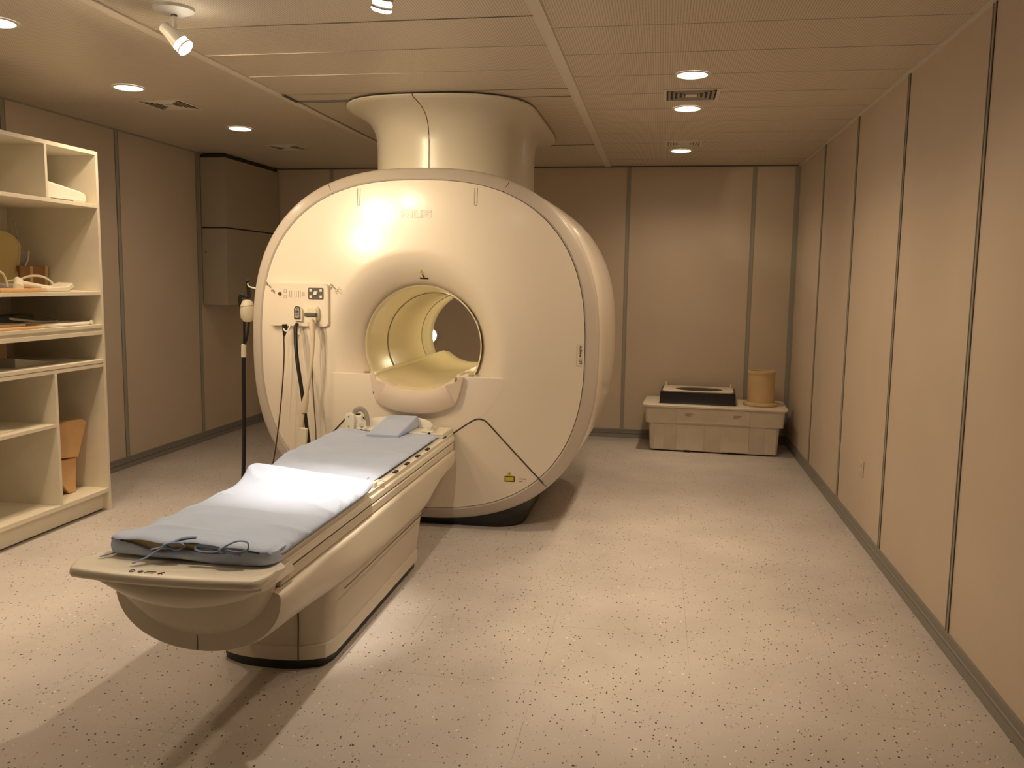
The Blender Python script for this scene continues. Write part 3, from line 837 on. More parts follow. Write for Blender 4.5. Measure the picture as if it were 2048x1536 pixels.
M().box(-1.788, -1.774, 4.987, 4.991, .668, .678).build('clip_hole', 'ink_black', cr); M().box(-1.360, -1.347, 4.987, 4.991, .667, .677).build('clip_hole', 'ink_black', cr)
# viewing-mirror arm beside it
ar = thing('positioning_arm', (-1.85, 4.98, .66), 'white jointed positioning arm with a cap and curved band, left of the head cradle', 'arm')
a = M(); pts = [(x, z) for x, z in rrect(.030, .056, .028, 6, -1.852, .722)]
a.loft([[(x, 4.955, z) for x, z in pts], [(x, 4.985, z) for x, z in pts]]).build('arm_cap', 'white_plastic', ar, bevel=.004, seg=3)
M().box(-1.838, -1.785, 4.985, 5.02, .668, .760).build('arm_block', 'white_plastic', ar, bevel=.006, seg=3)
M().box(-1.822, -1.80, 4.99, 5.02, .760, .768).build('arm_pad', 'ink_black', ar)
a = M(); P = [(-1.845, 5.03, .76), (-1.835, 5.03, .785), (-1.80, 5.03, .795), (-1.772, 5.03, .772), (-1.762, 5.03, .73), (-1.762, 5.03, .69)]
M().tube(catmull(P, 6), .016, 10, flat=.5).build('arm_band', 'mid_grey', ar)
for z in (.755, .695): M().lathe([(0, -.001), (.004, -.001), (.004, .001), (0, .001)], (-1.855, 4.953, z), (0, 1, 0), 12).build('screw', 'dark_grey', ar)
M().box(-1.80, -1.755, 4.93, 4.975, .672, .694).box(-1.835, -1.79, 4.935, 4.96, .668, .68).build('arm_foot', 'white_plastic', ar, bevel=.004)

ar.location += Vector((-.022, .070, -.008))
# clip and strap at the mattress joint on the near rail
M().box(-1.283, -1.262, 3.70, 3.745, .6405, .668).build('side_clip', 'white_plastic', tab, bevel=.003)
M().tube(catmull([(-1.275, 3.745, .664), (-1.262, 3.765, .668), (-1.255, 3.80, .655), (-1.257, 3.83, .645)], 5), .005, 8, flat=.4).build('clip_strap', 'white_plastic', tab)

# ------------------------------------------------------------------ cables at the scanner
def cable(name, pts, r, m_, label, k=8, n=10, cat='cable'):
    P = catmull(pts, k); o = thing(name, P[-1], label, cat); M().tube(P, r, n).build('cable_run', m_, o); return o
c1 = cable('cable', [(-2.352, 5.175, 1.268), (-2.358, 5.165, 1.22), (-2.362, 5.17, 1.08), (-2.385, 5.17, .82), (-2.425, 5.16, .50), (-2.47, 5.12, .20), (-2.47, 5.05, .02), (-2.40, 4.95, .006), (-2.2, 4.9, .006)], .0045, 'cable_brown', 'thin dark brown cable hanging from the left socket of the connector panel', 10, 8)
M().tube([(-2.352, 5.165, 1.30), (-2.352, 5.168, 1.278), (-2.354, 5.166, 1.245), (-2.356, 5.165, 1.225)], [.017, .018, .012, .007], 12).build('plug', 'black_plastic', c1)
M().tube(catmull([(-2.362, 5.16, 1.290), (-2.345, 5.15, 1.262), (-2.325, 5.155, 1.262), (-2.318, 5.17, 1.290)], 5), .005, 8).build('cable_clip', 'white_plastic', c1)
c2 = cable('hose', [(-2.285, 5.205, 1.300), (-2.283, 5.175, 1.27), (-2.262, 5.14, 1.10), (-2.225, 5.12, .90), (-2.205, 5.11, .78), (-2.180, 5.10, .62), (-2.158, 5.09, .48), (-2.12, 5.06, .25), (-2.10, 5.0, .03), (-2.05, 4.92, .012)], .0125, 'rubber_black', 'thick black cable hanging from the middle of the connector panel', 10, 12)
c3 = cable('hose', [(-2.172, 5.165, 1.335), (-2.158, 5.15, 1.28), (-2.152, 5.135, 1.16), (-2.165, 5.12, 1.00), (-2.188, 5.11, .86), (-2.205, 5.10, .74), (-2.222, 5.09, .60), (-2.240, 5.08, .42), (-2.26, 5.04, .20), (-2.27, 4.99, .03), (-2.24, 4.9, .014)], .011, 'hose_beige', 'beige coil hose with ribbed sleeve hanging from the grey plug', 10, 12)
M().tube([(-2.168, 5.158, 1.318), (-2.159, 5.15, 1.28), (-2.153, 5.140, 1.20)], [.021, .020, .013], 12).build('strain_relief', 'hose_beige', c3)
M().tube([(-2.186, 5.111, .875), (-2.196, 5.105, .81), (-2.205, 5.10, .748)], [.014, .022, .023], 14).build('sleeve', 'hose_beige', c3)
c4 = cable('cable', [(-2.163, 5.20, 1.31), (-2.166, 5.175, 1.25), (-2.170, 5.165, 1.10), (-2.160, 5.155, .85), (-2.142, 5.145, .60), (-2.138, 5.13, .35), (-2.14, 5.05, .03), (-2.16, 4.95, .006)], .0038, 'dark_grey', 'thin grey cable hanging behind the beige hose', 10, 8)
M().loft([[(-2.178-.030, 5.04, .66), (-2.178+.018, 5.04, .655), (-2.178+.018, 5.07, .655), (-2.178-.030, 5.07, .66)], [(-2.205-.045, 5.04, .40), (-2.205+.02, 5.04, .40), (-2.205+.02, 5.07, .40), (-2.205-.045, 5.07, .40)], [(-2.22-.045, 5.03, .0), (-2.22+.02, 5.03, .0), (-2.22+.02, 5.06, .0), (-2.22-.045, 5.06, .0)]]).build('trunk_sleeve', 'hose_cream', c3, bevel=.004)
# black headset cable with white box hanging at the scanner's left side
hs = thing('headset_cable', (-2.86, 5.6, .0), 'black twin cable with white connector, hanging from a hook at the scanner side', 'cable')
M().tube(catmull([(-2.795, 5.55, 1.575), (-2.795, 5.56, 1.55), (-2.80, 5.58, 1.50), (-2.815, 5.60, 1.455), (-2.86, 5.60, 1.470), (-2.878, 5.60, 1.44), (-2.872, 5.61, 1.38)], 8), .013, 10).build('strap', 'rubber_black', hs)
a = M(); pts = [(r_, h_) for r_, h_ in ((0, -.075), (.030, -.072), (.046, -.05), (.050, -.01), (.047, .035), (.036, .065), (.018, .078), (0, .080))]
a.lathe(pts, (-2.822, 5.60, 1.362), (.08, -.15, 1), 28); a.build('speaker_box', 'hose_cream', hs, label='white rounded box')
M().tube([(-2.822+.0505*cos(t), 5.60+.0505*sin(t), 1.395+.008*cos(t)) for t in [2*pi*i/24 for i in range(24)]], .002, 6, closed=True).build('box_seam', 'mid_grey', hs)
M().tube(catmull([(-2.848, 5.60, 1.30), (-2.850, 5.60, 1.2), (-2.853, 5.60, 1.125)], 6), .008, 8).build('twin_lead', 'rubber_black', hs)
M().tube(catmull([(-2.812, 5.60, 1.30), (-2.825, 5.60, 1.2), (-2.848, 5.60, 1.125)], 6), .008, 8).build('twin_lead', 'rubber_black', hs)
M().tube([(-2.854, 5.60, 1.13), (-2.855, 5.60, 1.125), (-2.857, 5.60, 1.04)], [.012, .018, .018], 14).build('connector', 'hose_cream', hs)
M().tube(catmull([(-2.857, 5.60, 1.045), (-2.862, 5.60, .9), (-2.865, 5.60, .6), (-2.875, 5.60, .30), (-2.885, 5.60, .08), (-2.86, 5.62, .014), (-2.75, 5.66, .014)], 8), .0135, 12).build('lead', 'rubber_black', hs)

# ------------------------------------------------------------------ shelving unit
SX, SY0, SY1, SZ = -3.66, 3.50, 5.225, 2.392
XBk = XL+.008
sh = thing('shelving_unit', (-4.0, 4.36, 0), 'tall open cream shelving unit with compartments along the left wall', 'shelf unit')
def sp(name, y0, y1, z0, z1, x1=SX, x0=XBk, bev=.0015): return M().box(x0, x1, y0, y1, z0, z1).build(name, 'shelf_laminate', sh, bevel=bev, smooth=False)
T = .024
sp('side_panel', SY1-T, SY1, 0, SZ); sp('side_panel', SY0, SY0+T, 0, SZ)
sp('top_panel', SY0+T, SY1-T, SZ-T, SZ)
M().box(XBk, XBk+.008, SY0+T, SY1-T, .1, SZ-T).build('back_panel', 'shelf_laminate', sh, smooth=False)
for z, th in ((2.028, .024), (1.462, .024), (1.245, .022), (1.012, .022), (.128, .028)):
    sp('shelf', SY0+T, SY1-T, z, z+th)
sp('shelf_rail', SY0+T, SY1-T, 1.200, 1.226, SX, SX-.02); sp('shelf_rail', SY0+T, SY1-T, 1.226, 1.245, SX-.008, SX-.02)
sp('shelf_rail', SY0+T, SY1-T, .985, 1.010, SX-.002, SX-.02)
DV = 4.735
sp('divider', DV-.011, DV+.011, 2.052, SZ-T); sp('divider', DV-.011, DV+.011, .156, .985)
sp('half_shelf', SY0+T, DV-.011, .652, .674, SX-.004)
sp('plinth_board', SY0+T, SY1-T, 0.012, .128, SX-.045, SX-.065)

def simple(name, mm, m_, label, cat, origin, **k):
    o = mm.build(name, m_, None, origin=origin, **k); return tag(o, label, cat)
# wedge device top right
w = thing('coil_housing', (-3.86, 5.0, 2.052), 'cream sloping plastic housing in the top right compartment of the shelving', 'device')
pts = [(4.765, 2.056), (4.765, 2.168), (4.80, 2.166), (5.12, 2.128), (5.165, 2.118), (5.178, 2.10), (5.178, 2.075), (5.165, 2.058)]
M().prism(pts, lambda u, v: (-3.95, u, v), lambda u, v: (-3.715, u, v)).build('housing', 'white_plastic', w, bevel=.012, seg=3, angle=50)
M().box(-3.75, -3.713, 4.84, 5.04, 2.0525, 2.062).build('vent_slot', 'dark_grey', w)
# shelf 2 stuff
g = thing('mesh_mask', (-4.05, 4.88, 1.486), 'yellowish curved mesh pad standing at the left of the open shelf', 'pad')
P = [(u+.235, v) for u, v in ((4.40, 1.50), (4.40, 1.80), (4.52, 1.85), (4.66, 1.845), (4.735, 1.80), (4.745, 1.74), (4.70, 1.60), (4.68, 1.495))]
pc = [(p.x, p.y) for p in catmull([(u, v, 0) for u, v in P], 6)]
M().prism(pc, lambda u, v: (-4.06-.1*(v-1.5), u, v), lambda u, v: (-4.045-.1*(v-1.5), u, v)).build('pad_sheet', 'mesh_yellow', g, smooth=False)
M().tube([(-4.05-.1*(v-1.5), u, v) for u, v in pc], .011, 8).build('piping', 'mesh_yellow', g)
g = thing('flexible_coil', (-4.1, 4.84, 1.486), 'violet-grey rounded flap with antenna-like rod behind the yellow pad', 'coil')
P = [(u+.15, v) for u, v in ((4.74, 1.72), (4.93, 1.745), (4.925, 1.70), (4.89, 1.65), (4.84, 1.61), (4.76, 1.59), (4.73, 1.64))]
M().prism([(p.x, p.y) for p in catmull([(u, v, 0) for u, v in P], 5, True)], lambda u, v: (-4.10, u, v), lambda u, v: (-4.085, u, v)).build('flap', 'violet_grey', g, bevel=.003)
M().tube(catmull([(-4.08, 5.075, 1.745), (-4.08, 5.065, 1.69), (-4.08, 5.030, 1.64), (-4.08, 4.980, 1.60), (-4.08, 4.960, 1.52), (-4.08, 4.960, 1.49)], 5), .006, 8).build('edge_tube', 'hose_cream', g)
M().tube([(-4.09, 5.030, 1.74), (-4.09, 4.995, 1.82), (-4.09, 4.970, 1.93)], .006, 8).build('rod', 'mid_grey', g)
g = thing('wooden_block', (-4.08, 5.02, 1.486), 'brown box with two pale upright strips at the back of the open shelf', 'box')
M().box(-4.16, -4.03, 4.93, 5.175, 1.4865, 1.645).build('box_body', 'wood_brown', g, bevel=.002)
for y in (5.01, 5.150): M().box(-4.031, -4.022, y, y+.024, 1.4865, 1.645).build('strip', 'tan_card', g, bevel=.001)
g = thing('cable', (-3.86, 4.9, 1.50), 'pale looped cable arching over the open shelf', 'cable')
M().tube(catmull([(-3.95, 4.70, 1.545), (-3.92, 4.78, 1.560), (-3.90, 4.86, 1.582), (-3.88, 4.94, 1.578), (-3.86, 4.99, 1.545), (-3.85, 4.995, 1.512), (-3.84, 4.96, 1.492)], 8), .0075, 8).build('cable_run', 'hose_cream', g)
M().tube(catmull([(-3.87, 4.50, 1.62), (-3.87, 4.58, 1.60), (-3.88, 4.625, 1.555), (-3.88, 4.635, 1.515)], 8), .007, 8).build('cable_tail', 'hose_cream', g)
g = thing('hand_coil', (-3.80, 4.68, 1.49), 'cream paddle-like tube with a handle on the open shelf, front left', 'coil')
M().tube([(-3.77, 4.585, 1.49), (-3.77, 4.59, 1.515), (-3.80, 4.63, 1.55), (-3.82, 4.64, 1.56)], [.025, .03, .026, .018], 14).build('knob', 'hose_cream', g)
M().tube([(-3.78, 4.62, 1.535), (-3.77, 4.74, 1.520), (-3.76, 4.86, 1.505)], [.020, .018, .016], 12).build('handle', 'hose_cream', g)
simple('foam_pad', M().box(-3.86, -3.69, 4.36, 4.705, 1.4865, 1.508), 'foam_orange', 'flat orange foam pad at the front edge of the open shelf', 'pad', (-3.77, 4.53, 1.4865), bevel=.006)
a = M(); a.loft([[(-3.86, 4.76, 1.487), (-3.86, 4.76, 1.512), (-3.71, 4.76, 1.512), (-3.71, 4.76, 1.487)], [(-3.86, 4.95, 1.490), (-3.86, 4.95, 1.520), (-3.71, 4.95, 1.520), (-3.71, 4.95, 1.490)], [(-3.88, 5.08, 1.505), (-3.88, 5.08, 1.545), (-3.77, 5.08, 1.542), (-3.77, 5.08, 1.505)]])
spl = tag(a.build('splint', 'hose_cream', None, origin=(-3.8, 4.9, 1.487), bevel=.006, angle=60), 'long cream splint-shaped pad rising to the right on the open shelf', 'pad')
M().lathe([(0, -.018), (.016, -.012), (.018, .005), (.010, .016), (0, .018)], (-3.80, 5.105, 1.512), (0, 1, .2), 16).build('end_cap', 'blue_glass', spl, label='small glassy bluish cap')
simple('flat_strip', M().loft([[(-3.85, 4.96, 1.4868), (-3.70, 4.96, 1.4868), (-3.70, 4.96, 1.497), (-3.85, 4.96, 1.497)], [(-3.85, 5.14, 1.4868), (-3.70, 5.09, 1.4868), (-3.70, 5.09, 1.492), (-3.85, 5.14, 1.492)]]), 'hose_cream', 'thin cream strip lying flat beside the tip of the cream splint', 'strip', (-3.78, 5.05, 1.487), bevel=.002)
simple('coil_pad', M().box(-4.10, -3.90, 4.50, 4.86, 1.4865, 1.535), 'mid_grey', 'flat grey pad under the looped cable on the open shelf', 'pad', (-4, 4.68, 1.4865), bevel=.01)
# shelf 3 : loops
g = thing('surface_coil', (-3.86, 4.9, 1.27), 'pale flat loop coil lying on the narrow shelf under the open shelf', 'coil')
P = [(4.735, -3.78), (4.80, -3.72), (4.95, -3.70), (5.12, -3.71), (5.165, -3.76), (5.14, -3.86), (4.98, -3.93), (4.82, -3.94), (4.74, -3.88)]
M().tube([(p.y, p.x, 1.279+.0*p.x) for p in catmull([(u, v, 0) for u, v in P], 8, True)], .0115, 8, closed=True).build('loop', 'white_plastic', g)
M().tube(catmull([(-3.72, 4.45, 1.335), (-3.75, 4.60, 1.318), (-3.78, 4.80, 1.299), (-3.80, 4.95, 1.298), (-3.90, 5.02, 1.31), (-4.0, 4.98, 1.31)], 6), .007, 8).build('lead', 'mid_grey', g)
g = thing('black_coil', (-4.0, 4.74, 1.268), 'dark coil former with knobs at the back of the narrow shelf', 'coil')
M().box(-4.16, -3.98, 4.45, 4.98, 1.2675, 1.335).build('coil_former', 'dark_grey', g, bevel=.012)
for y in (4.60, 4.78): M().lathe([(0, -.006), (.014, -.006), (.014, .006), (0, .006)], (-3.975, y, 1.32), (1, 0, 0), 14).build('knob', 'black_plastic', g)
simple('foam_pad', M().box(-3.90, -3.685, 4.30, 4.70, 1.2675, 1.283), 'foam_orange', 'thin orange foam pad at the left of the narrow shelf', 'pad', (-3.79, 4.5, 1.2675), bevel=.005)
simple('plastic_tray', M().box(-3.93, -3.74, 4.28, 4.60, 1.2835, 1.300), 'hose_cream', 'greyish tray lying on the thin orange foam pad', 'tray', (-3.83, 4.45, 1.2835), bevel=.004)
simple('roll_end', M().lathe([(0, -.012), (.004, -.012), (.0045, -.004), (.013, -.004), (.015, .004), (.013, .012), (0, .012)], (-3.71, 5.155, 1.283), (1, 0, 0), 20), 'white_plastic', 'tiny white ring at the right end of the narrow shelf', 'ring', (-3.71, 5.155, 1.268))
# shelf 4
pts = [(4.52, 1.0345), (4.52, 1.095), (4.90, 1.038), (4.90, 1.0345)]
simple('foam_wedge', M().prism(pts, lambda u, v: (-3.92, u, v), lambda u, v: (-3.76, u, v)), 'mid_grey', 'long low grey wedge on the shelf above the tall compartments', 'wedge', (-3.84, 4.7, 1.0345), bevel=.004)
simple('storage_box', M().box(-4.24, -4.05, 4.55, 4.80, 1.0345, 1.175), 'tan_card', 'brown box standing behind the low grey wedge', 'box', (-4.14, 4.67, 1.0345), bevel=.003)
# foam bolster
g = thing('foam_support', (-3.89, 5.0, .157), 'orange folded foam support leaning in the tall right compartment', 'foam support')
pts = [(4.79, .40), (4.79, .60), (5.02, .618), (5.15, .612), (5.20, .588), (5.10, .36)]
yo = .06
M().prism([(u+yo, v) for u, v in pts], lambda u, v: (-4.02, u-.03, v), lambda u, v: (-3.78, u-.09, v+.03)).build('upper_block', 'foam_orange', g, bevel=.008, angle=50)
pts = [(4.79, .40), (5.105, .385), (5.085, .158), (5.02, .158), (4.92, .28), (4.84, .158), (4.79, .158)]
M().prism([(u+yo, v) for u, v in pts], lambda u, v: (-4.00, u-.03, v+.0005), lambda u, v: (-3.80, u-.09, v+.0005)).build('lower_block', 'foam_orange', g, bevel=.006, angle=50)
# paper on the half shelf
simple('folded_paper', M().loft([[(-3.86, 4.20, .6745), (-3.70, 4.20, .6745), (-3.70, 4.20, .700), (-3.86, 4.20, .705)], [(-3.88, 4.44, .6745), (-3.72, 4.47, .6745), (-3.72, 4.47, .679), (-3.88, 4.44, .69)]]), 'hose_cream', 'cream folded cloth pad on the low left half shelf', 'pad', (-3.79, 4.32, .6745), bevel=.002)

# ------------------------------------------------------------------ air cabinet in the far left corner
cab = thing('wall_cabinet', (-4.26, 8.4, 1.32), 'dark beige boxed cabinet hanging in the far left corner under the ceiling', 'cabinet')
cx0, cx1, cy0, cy1 = XL+.009, -4.088, 7.715, YB-.008
M().box(cx0, cx1, cy0, cy1, 1.325, 2.052).build('lower_box', 'cabinet_paint', cab, bevel=.004)
M().box(cx0, cx1, cy0, cy1, 2.066, 2.712).build('upper_box', 'cabinet_paint', cab, bevel=.004)
M().box(cx0, cx1-.012, cy0+.012, cy1, 2.05, 2.068).build('joint_strip', 'seam_dark', cab)
M().box(cx0, cx1-.02, cy0+.02, cy1, 2.712, H-.011).build('top_gap', 'seam_dark', cab)
M().lathe([(0, -.002), (.006, -.002), (.006, .002), (0, .002)], (-4.30, cy0-.001, 1.83), (0, 1, 0), 12).build('screw', 'ink_black', cab)

# ------------------------------------------------------------------ storage crate and things on it
CA = radians(-3.2)
cr0 = (.53, 8.24)
def crot(mm): return mm.rot(CA, cr0)
cb = thing('storage_crate', (.53, 8.52, 0), 'large cream plastic storage tub with ribbed walls and a lid by the back wall', 'storage tub')
W_, D_ = .595, .27
cyc = 8.24+D_
def crate_body():
    a = M(); rings = []
    for z, g_ in ((.014, -.006), (.02, 0), (.27, .012), (.275, .045), (.43, .055)):
        rings.append([(x, y, z) for x, y in rrect(W_+g_-.005, D_+g_*.5, .035, 5, .53, cyc)])
    return a.loft(rings)
crot(crate_body()).build('tub', 'crate_plastic', cb, angle=35)
a = M(); yf = 8.24
for x, w in ((.12-.0, .095), (.53, .075), (.96, .09)):      # recess-edge ribs drawn as raised pilasters
    pass
ribs = []
for x0, x1, z0, z1, d in ((-.02, .075, .02, .265, .010), (.19, .45, .02, .262, .010), (.60, .86, .02, .262, .010), (1.0, 1.105, .02, .262, .010), (.19, .86, .285, .425, .012)):
    a = M().box(x0, x1, yf-.006-d*.4-(.024 if z0 > .28 else 0), yf+.03-(.024 if z0 > .28 else 0), z0, z1); crot(a).build('wall_rib', 'crate_plastic', cb, bevel=.004)
for x in (.30, .72):
    a = M().box(x-.025, x+.025, yf-.012, yf+.02, .0, .018); crot(a).build('foot_notch', 'ink_black', cb)
for x in (-.05, 1.08):
    pass
for x, s in ((.27, 'TUB LID'), (.71, 'KEEP CLOSED')):
    for k in range(3):
        a = M().box(x, x+.075-.012*k, yf-.0368, yf-.034, .372-.010*k, .376-.010*k); crot(a).build('embossed_line', 'ink_grey', cb)
a = M(); rings = []
for z, g_ in ((.428, .062), (.432, .072), (.447, .074), (.452, .070), (.4525, .055), (.450, .045)):
    rings.append([(x, y, z) for x, y in rrect(W_+g_, D_+g_*.75, .05, 6, .53, cyc)])
crot(a.loft(rings)).build('lid', 'crate_lid', cb, angle=35)
LZT = .4525
fb = thing('phantom_box', (.37, 8.53, LZT), 'low black foam box with white top plate and oval opening on the tub lid', 'box')
BX, BY, BH = .372, 8.565, .112
crot(M().loft([[(x, y, LZT) for x, y in rrect(.362, .255, .015, 4, BX, BY)], [(x, y, LZT+.012) for x, y in rrect(.356, .25, .015, 4, BX, BY)], [(x, y, LZT+BH) for x, y in rrect(.352, .245, .014, 4, BX, BY)]])).build('foam_body', 'black_plastic', fb, bevel=.003)
# white plate with elliptical hole : ring between rounded rect and ellipse
a = M(); n = 64
def rr_at(t, w, d):
    c, s = cos(t), sin(t); k = (abs(c/w)**14+abs(s/d)**14)**(-1/14); return BX+c*k, BY+s*k
out = [rr_at(2*pi*i/n, .335, .225) for i in range(n)]; inn = [(BX+.01+.225*cos(2*pi*i/n), BY-.01+.165*sin(2*pi*i/n)) for i in range(n)]
zt = LZT+BH
a.loft([[(x, y, zt+.001) for x, y in inn], [(x, y, zt+.008) for x, y in inn], [(x, y, zt+.008) for x, y in out], [(x, y, zt+.001) for x, y in out]], (False, False))
crot(a).build('top_plate', 'crate_lid', fb, angle=30)
for x in (BX-.318, BX+.318):
    crot(M().lathe([(.010, 0), (.010, .035), (.008, .037), (0, .037)], (x, BY+.190, zt+.007), n=16)).build('peg', 'crate_lid', fb)
ph = thing('phantom_cylinder', (.98, 8.52, LZT), 'tan open cylinder on a round flange base at the right of the tub lid', 'cylinder')
pc_ = (.975, 8.46, LZT+.0005)
M().lathe([(.160, 0), (.163, .008), (.160, .024), (.150, .030), (.130, .031), (0, .031)], pc_, n=56).build('flange', 'phantom_tan', ph)
M().lathe([(.124, .031), (.124, .300), (.129, .303), (.130, .325), (.126, .329), (.112, .329), (.110, .325), (.110, .2), (.0, .2)], pc_, n=56, caps=(False, True)).build('cylinder_wall', 'phantom_tan', ph)

# ------------------------------------------------------------------ small wall things
ol = thing('wall_outlet', (XR-.004, 5.68, .44), 'beige outlet plate low on the right wall', 'outlet')
M().box(XR-.007, XR-.0005, 5.61, 5.73, .40, .50).build('plate', 'wall_laminate', ol, bevel=.003)
M().box(XR-.011, XR-.006, 5.64, 5.70, .415, .445).build('socket_face', 'wall_laminate', ol, bevel=.002)
M().box(XR-.011, XR-.006, 5.64, 5.70, .455, .485).build('socket_face', 'wall_laminate', ol, bevel=.002)
# glowing disc on the back wall, a bright spot seen through the bore
wl = thing('wall_disc', (-2.40, YB-.01, 1.01), 'small round glowing disc on the back wall seen through the bore', 'lamp')
M().lathe([(0, .0), (.085, .0), (.085, .03), (.075, .04), (.070, .032), (0, .032)], (-2.40, YB-.001, 1.01), (0, -1, 0), 32).build('face_ring', 'lamp_white', wl)
M().lathe([(0, .033), (.069, .033), (.05, .045), (0, .050)], (-2.40, YB-.001, 1.01), (0, -1, 0), 32).build('glow_face', 'down_glow', wl)

# ------------------------------------------------------------------ ceiling fittings
WARM = (1.0, .745, .485)
def lightdata(kind, name, loc, energy, rot=(0, 0, 0), col=WARM, **k):
    l = bpy.data.lights.new(name, kind); l.energy = energy; l.color = col
    for kk, vv in k.items(): setattr(l, kk, vv)
    o = bpy.data.objects.new(name, l); COL.objects.link(o); o.location = loc; o.rotation_euler = rot; return o
def downlight_mesh(x, y, label):
    o = thing('downlight', (x, y, H), label, 'ceiling light', 'recessed downlights')
    M().lathe([(.082, -.001), (.084, -.006), (.096, -.005), (.099, -.0005)], (x, y, H), (0, 0, 1), 40, (False, False)).build('face_ring', 'lamp_white', o)
    M().lathe([(0, -.003), (.084, -.003), (.084, -.001), (0, -.001)], (x, y, H), (0, 0, 1), 40).build('glow_face', 'down_glow', o)
    return o
RIGHT = [(5.08, 'round recessed downlight nearest the camera in the right-hand row, before the dark vent'), (6.03, 'round recessed downlight right behind the dark vent'), (7.90, 'round recessed downlight nearest the back wall on the right')]
LEFT = [(3.70, 'round recessed downlight at the left edge, cut off by the frame'), (5.05, 'round recessed downlight above the shelving unit, before the left vent'), (6.50, 'round recessed downlight between the left vent and the corner cabinet')]
for y, lb in RIGHT: downlight_mesh(.131, y, lb)
for y, lb in LEFT: downlight_mesh(-3.305 if y > 4 else -3.085, y, lb)
rows = [(.131, 3.70, .9), (.131, 5.08, .85), (.131, 6.03, .55), (.131, 7.90, .65), (-3.305, 2.30, .8), (-3.10, 3.70, 1.1), (-3.305, 5.05, .8), (-3.305, 6.50, .2)]
for x, y, e in rows:
    lightdata('SPOT', 'downlight_beam', (x, y, H-.012), 85*e, spot_size=radians(150), spot_blend=1.0, shadow_soft_size=.07)
    lightdata('SPOT', 'downlight_core', (x, y, H-.012), 70*e, spot_size=radians(52), spot_blend=1.0, shadow_soft_size=.07)

def vent(x, y, s, label, dark=True):
    o = thing('ceiling_vent', (x, y, H), label, 'vent', 'ceiling vents')
    z = H
    a = M()
    for b_ in ((x-s, x+s, y-s, y-s+.02), (x-s, x+s, y+s-.02, y+s), (x-s, x-s+.02, y-s+.02, y+s-.02), (x+s-.02, x+s, y-s+.02, y+s-.02)): a.box(*b_, z-.006, z-.0005)
    a.build('frame', 'ceiling_strip', o)
    M().box(x-s+.02, x+s-.02, y-s+.02, y+s-.02, z-.0015, z-.0006).build('backing', 'ink_black' if dark else 'ceiling_line', o)
    c = .035
    nsl = 4
    for i in range(nsl):
        q = c+(s-.025-c)*(i+.5)/nsl
        for sx in (-1, 1):
            a = M(); X = x+sx*q
            a.loft([[(X-.008, y-q, z-.002), (X+.001, y-q, z-.010), (X+.006, y-q, z-.010), (X-.003, y-q, z-.002)][::sx], [(X-.008, y+q, z-.002), (X+.001, y+q, z-.010), (X+.006, y+q, z-.010), (X-.003, y+q, z-.002)][::sx]])
            a.build('louvre', 'mid_grey' if dark and x > 0 else 'ceiling_strip', o)
            a = M(); Y = y+sx*q
            a.loft([[(x-q, Y-.003, z-.002), (x-q, Y+.001, z-.007), (x-q, Y+.003, z-.007), (x-q, Y, z-.002)], [(x+q, Y-.003, z-.002), (x+q, Y+.001, z-.007), (x+q, Y+.003, z-.007), (x+q, Y, z-.002)]])
            a.build('louvre', 'mid_grey' if dark and x > 0 else 'ceiling_strip', o)
    M().box(x-c, x+c, y-c, y+c, z-.009, z-.002).build('centre_plate', 'ceiling_strip', o, bevel=.001)
    return o
vent(.142, 5.60, .17, 'square dark-slatted ceiling vent between the two near right downlights')
vent(.142, 7.50, .15, 'square pale ceiling vent before the rearmost right downlight', False)
vent(-3.34, 5.57, .165, 'square slatted ceiling vent behind the downlight above the shelving', True)
vent(-3.34, 7.45, .15, 'pale ceiling vent near the corner cabinet', False)

def track_spot(loc, direction, label, drop=.122):
    "canopy, stem, tilted head, bulb"
    L = Vector(loc); d = Vector(direction).normalized()
    o = thing('spotlight', (L.x, L.y, H), label, 'spotlight', 'ceiling spotlights')
    M().lathe([(0, -.028), (.05, -.026), (.085, -.012), (.088, 0), (0, 0)], (L.x, L.y, H), (0, 0, 1), 36).build('canopy', 'lamp_white', o)
    M().tube([(L.x, L.y, H-.02), (L.x, L.y, H-.10)], .010, 12).build('stem', 'lamp_white', o)
    M().tube([(L.x, L.y, H-.030), (L.x, L.y, H-.033)], .013, 12).build('stem_collar', 'ink_black', o)
    c = L+Vector((0, 0, -drop))
    M().lathe([(0, -.068), (.022, -.068), (.026, -.062), (.028, -.024), (.037, .028), (.037, .032), (0, .032)], c, d, 32).build('lamp_head', 'lamp_white', o)
    M().lathe([(0, 0), (.017, 0), (.017, .002), (0, .002)], c-d*.070, d, 20).build('end_cap', 'dark_grey', o)
    M().lathe([(.022, .033), (.030, .040), (.036, .057), (.037, .062)], c, d, 32, (False, False)).build('reflector', 'silver_grey', o)
    M().lathe([(0, .063), (.035, .063), (.037, .066), (.030, .073), (0, .076)], c, d, 32).build('bulb', 'bulb_glow', o)
    M().lathe([(.0305, .037), (.034, .041), (.0355, .048), (.0325, .044)], c, d, 32, (False, False)).build('bulb_ring', 'bulb_glow', o)
    return c+d*.085
p1 = track_spot((-2.135, 3.615, H), (.62, .12, -.62), 'white ceiling spotlight on a short stem with a glowing bulb, upper left')
p2 = track_spot((-.985, 3.02, H), (-.30, .35, -.95), 'ceiling spotlight cut off by the top of the photo, lit end showing', drop=.158)
def aim(o, tgt): 
    d = Vector(tgt)-o.location; o.rotation_euler = d.to_track_quat('-Z', 'Y').to_euler()
s1 = lightdata('SPOT', 'spot_beam', p1, 28, spot_size=radians(84), spot_blend=.8, shadow_soft_size=.04, col=(1, .78, .50)); aim(s1, (-1.85, 5.25, 1.75))
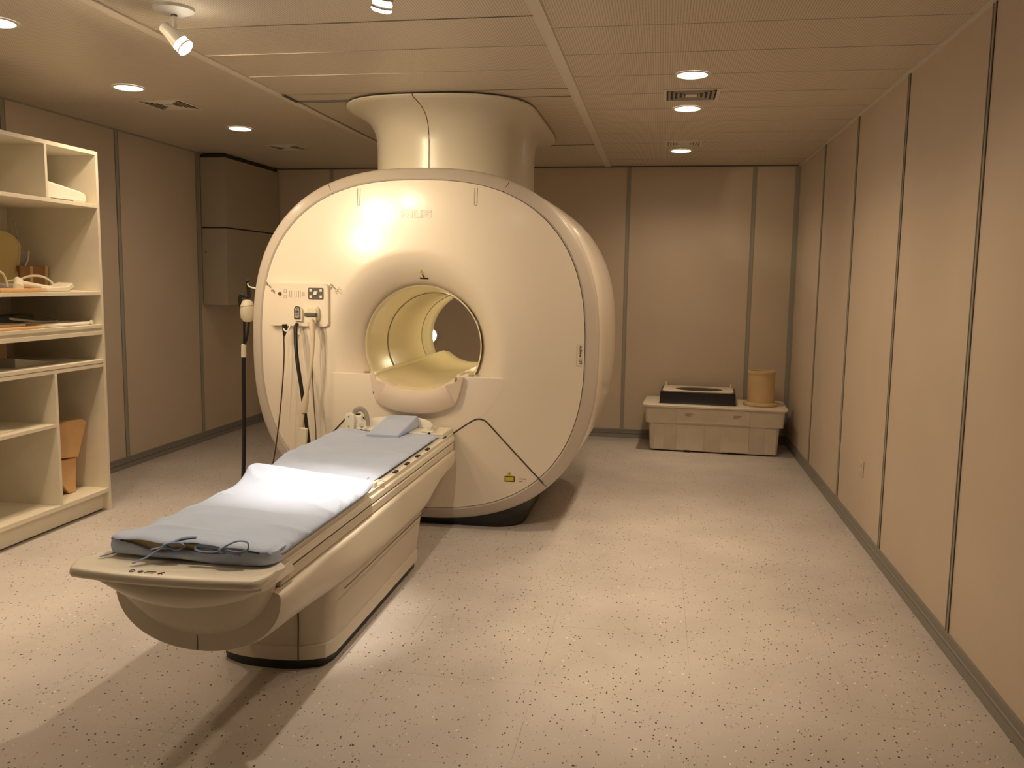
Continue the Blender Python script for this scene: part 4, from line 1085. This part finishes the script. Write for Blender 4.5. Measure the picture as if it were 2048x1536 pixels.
s2 = lightdata('SPOT', 'spot_beam', p2, 68, spot_size=radians(108), spot_blend=.7, shadow_soft_size=.035, col=(1, .82, .6)); aim(s2, (-1.45, 3.3, .7))
s3 = lightdata('SPOT', 'spot_core', p2, 210, spot_size=radians(32), spot_blend=1.0, shadow_soft_size=.035, col=(1, .86, .68)); aim(s3, (-1.46, 3.50, .7))
# two unseen ceiling spots added beyond the top left to make the scanner's glare
for (x, y, e, cone, ss, tgt) in ((-2.64, 2.93, 110, 66, .06, (-1.95, 5.25, 1.95)), (-3.68, .62, 300, 24, .10, (-1.9, 5.25, 1.72))):
    q = track_spot((x, y, H), Vector(tgt)-Vector((x, y, H-.122)), 'unseen ceiling spotlight added outside the frame to put glare on the scanner front')
    s = lightdata('SPOT', 'spot_beam', q, e, spot_size=radians(cone), spot_blend=.9, shadow_soft_size=ss, col=(1, .76, .47)); aim(s, tgt)
# reading light inside the rear end of the bore, upper right, behind the front edge as seen from the room
M().lathe([(0, 0), (.03, 0), (.03, .008), (0, .012)], (GX+.285, 6.80, GZ+.19), (-.83, 0, -.55), 20).build('bore_lamp', 'down_glow', mri)
lightdata('POINT', 'bore_light', (GX+.25, 6.80, GZ+.165), 3.2, col=(1, .84, .55), shadow_soft_size=.03)

# ------------------------------------------------------------------ world, camera, view
w = bpy.data.worlds.new('w'); SC.world = w; w.use_nodes = True
w.node_tree.nodes['Background'].inputs['Color'].default_value = (1, .8, .6, 1); w.node_tree.nodes['Background'].inputs['Strength'].default_value = 0.0
cam = bpy.data.cameras.new('camera'); co = bpy.data.objects.new('camera', cam); COL.objects.link(co); SC.camera = co
F, YAW, PITCH, ROLL, HC = 1723.8, .1686, .1188, .0149, 1.5944
f = Vector((-sin(YAW)*cos(PITCH), cos(YAW)*cos(PITCH), -sin(PITCH))); r = Vector((cos(YAW), sin(YAW), 0)); u = r.cross(f)
r2 = r*cos(ROLL)+u*sin(ROLL); u2 = -r*sin(ROLL)+u*cos(ROLL)
mt = Matrix((r2, u2, -f)).transposed().to_4x4(); mt.translation = (0, 0, HC)
co.matrix_world = mt
cam.sensor_fit = 'HORIZONTAL'; cam.sensor_width = 36; cam.lens = F/2048*36; cam.clip_start = .02
SC.view_settings.view_transform = 'Standard'; SC.view_settings.look = 'None'; SC.view_settings.gamma = 1; SC.view_settings.exposure = 0
SC.view_settings.use_curve_mapping = False
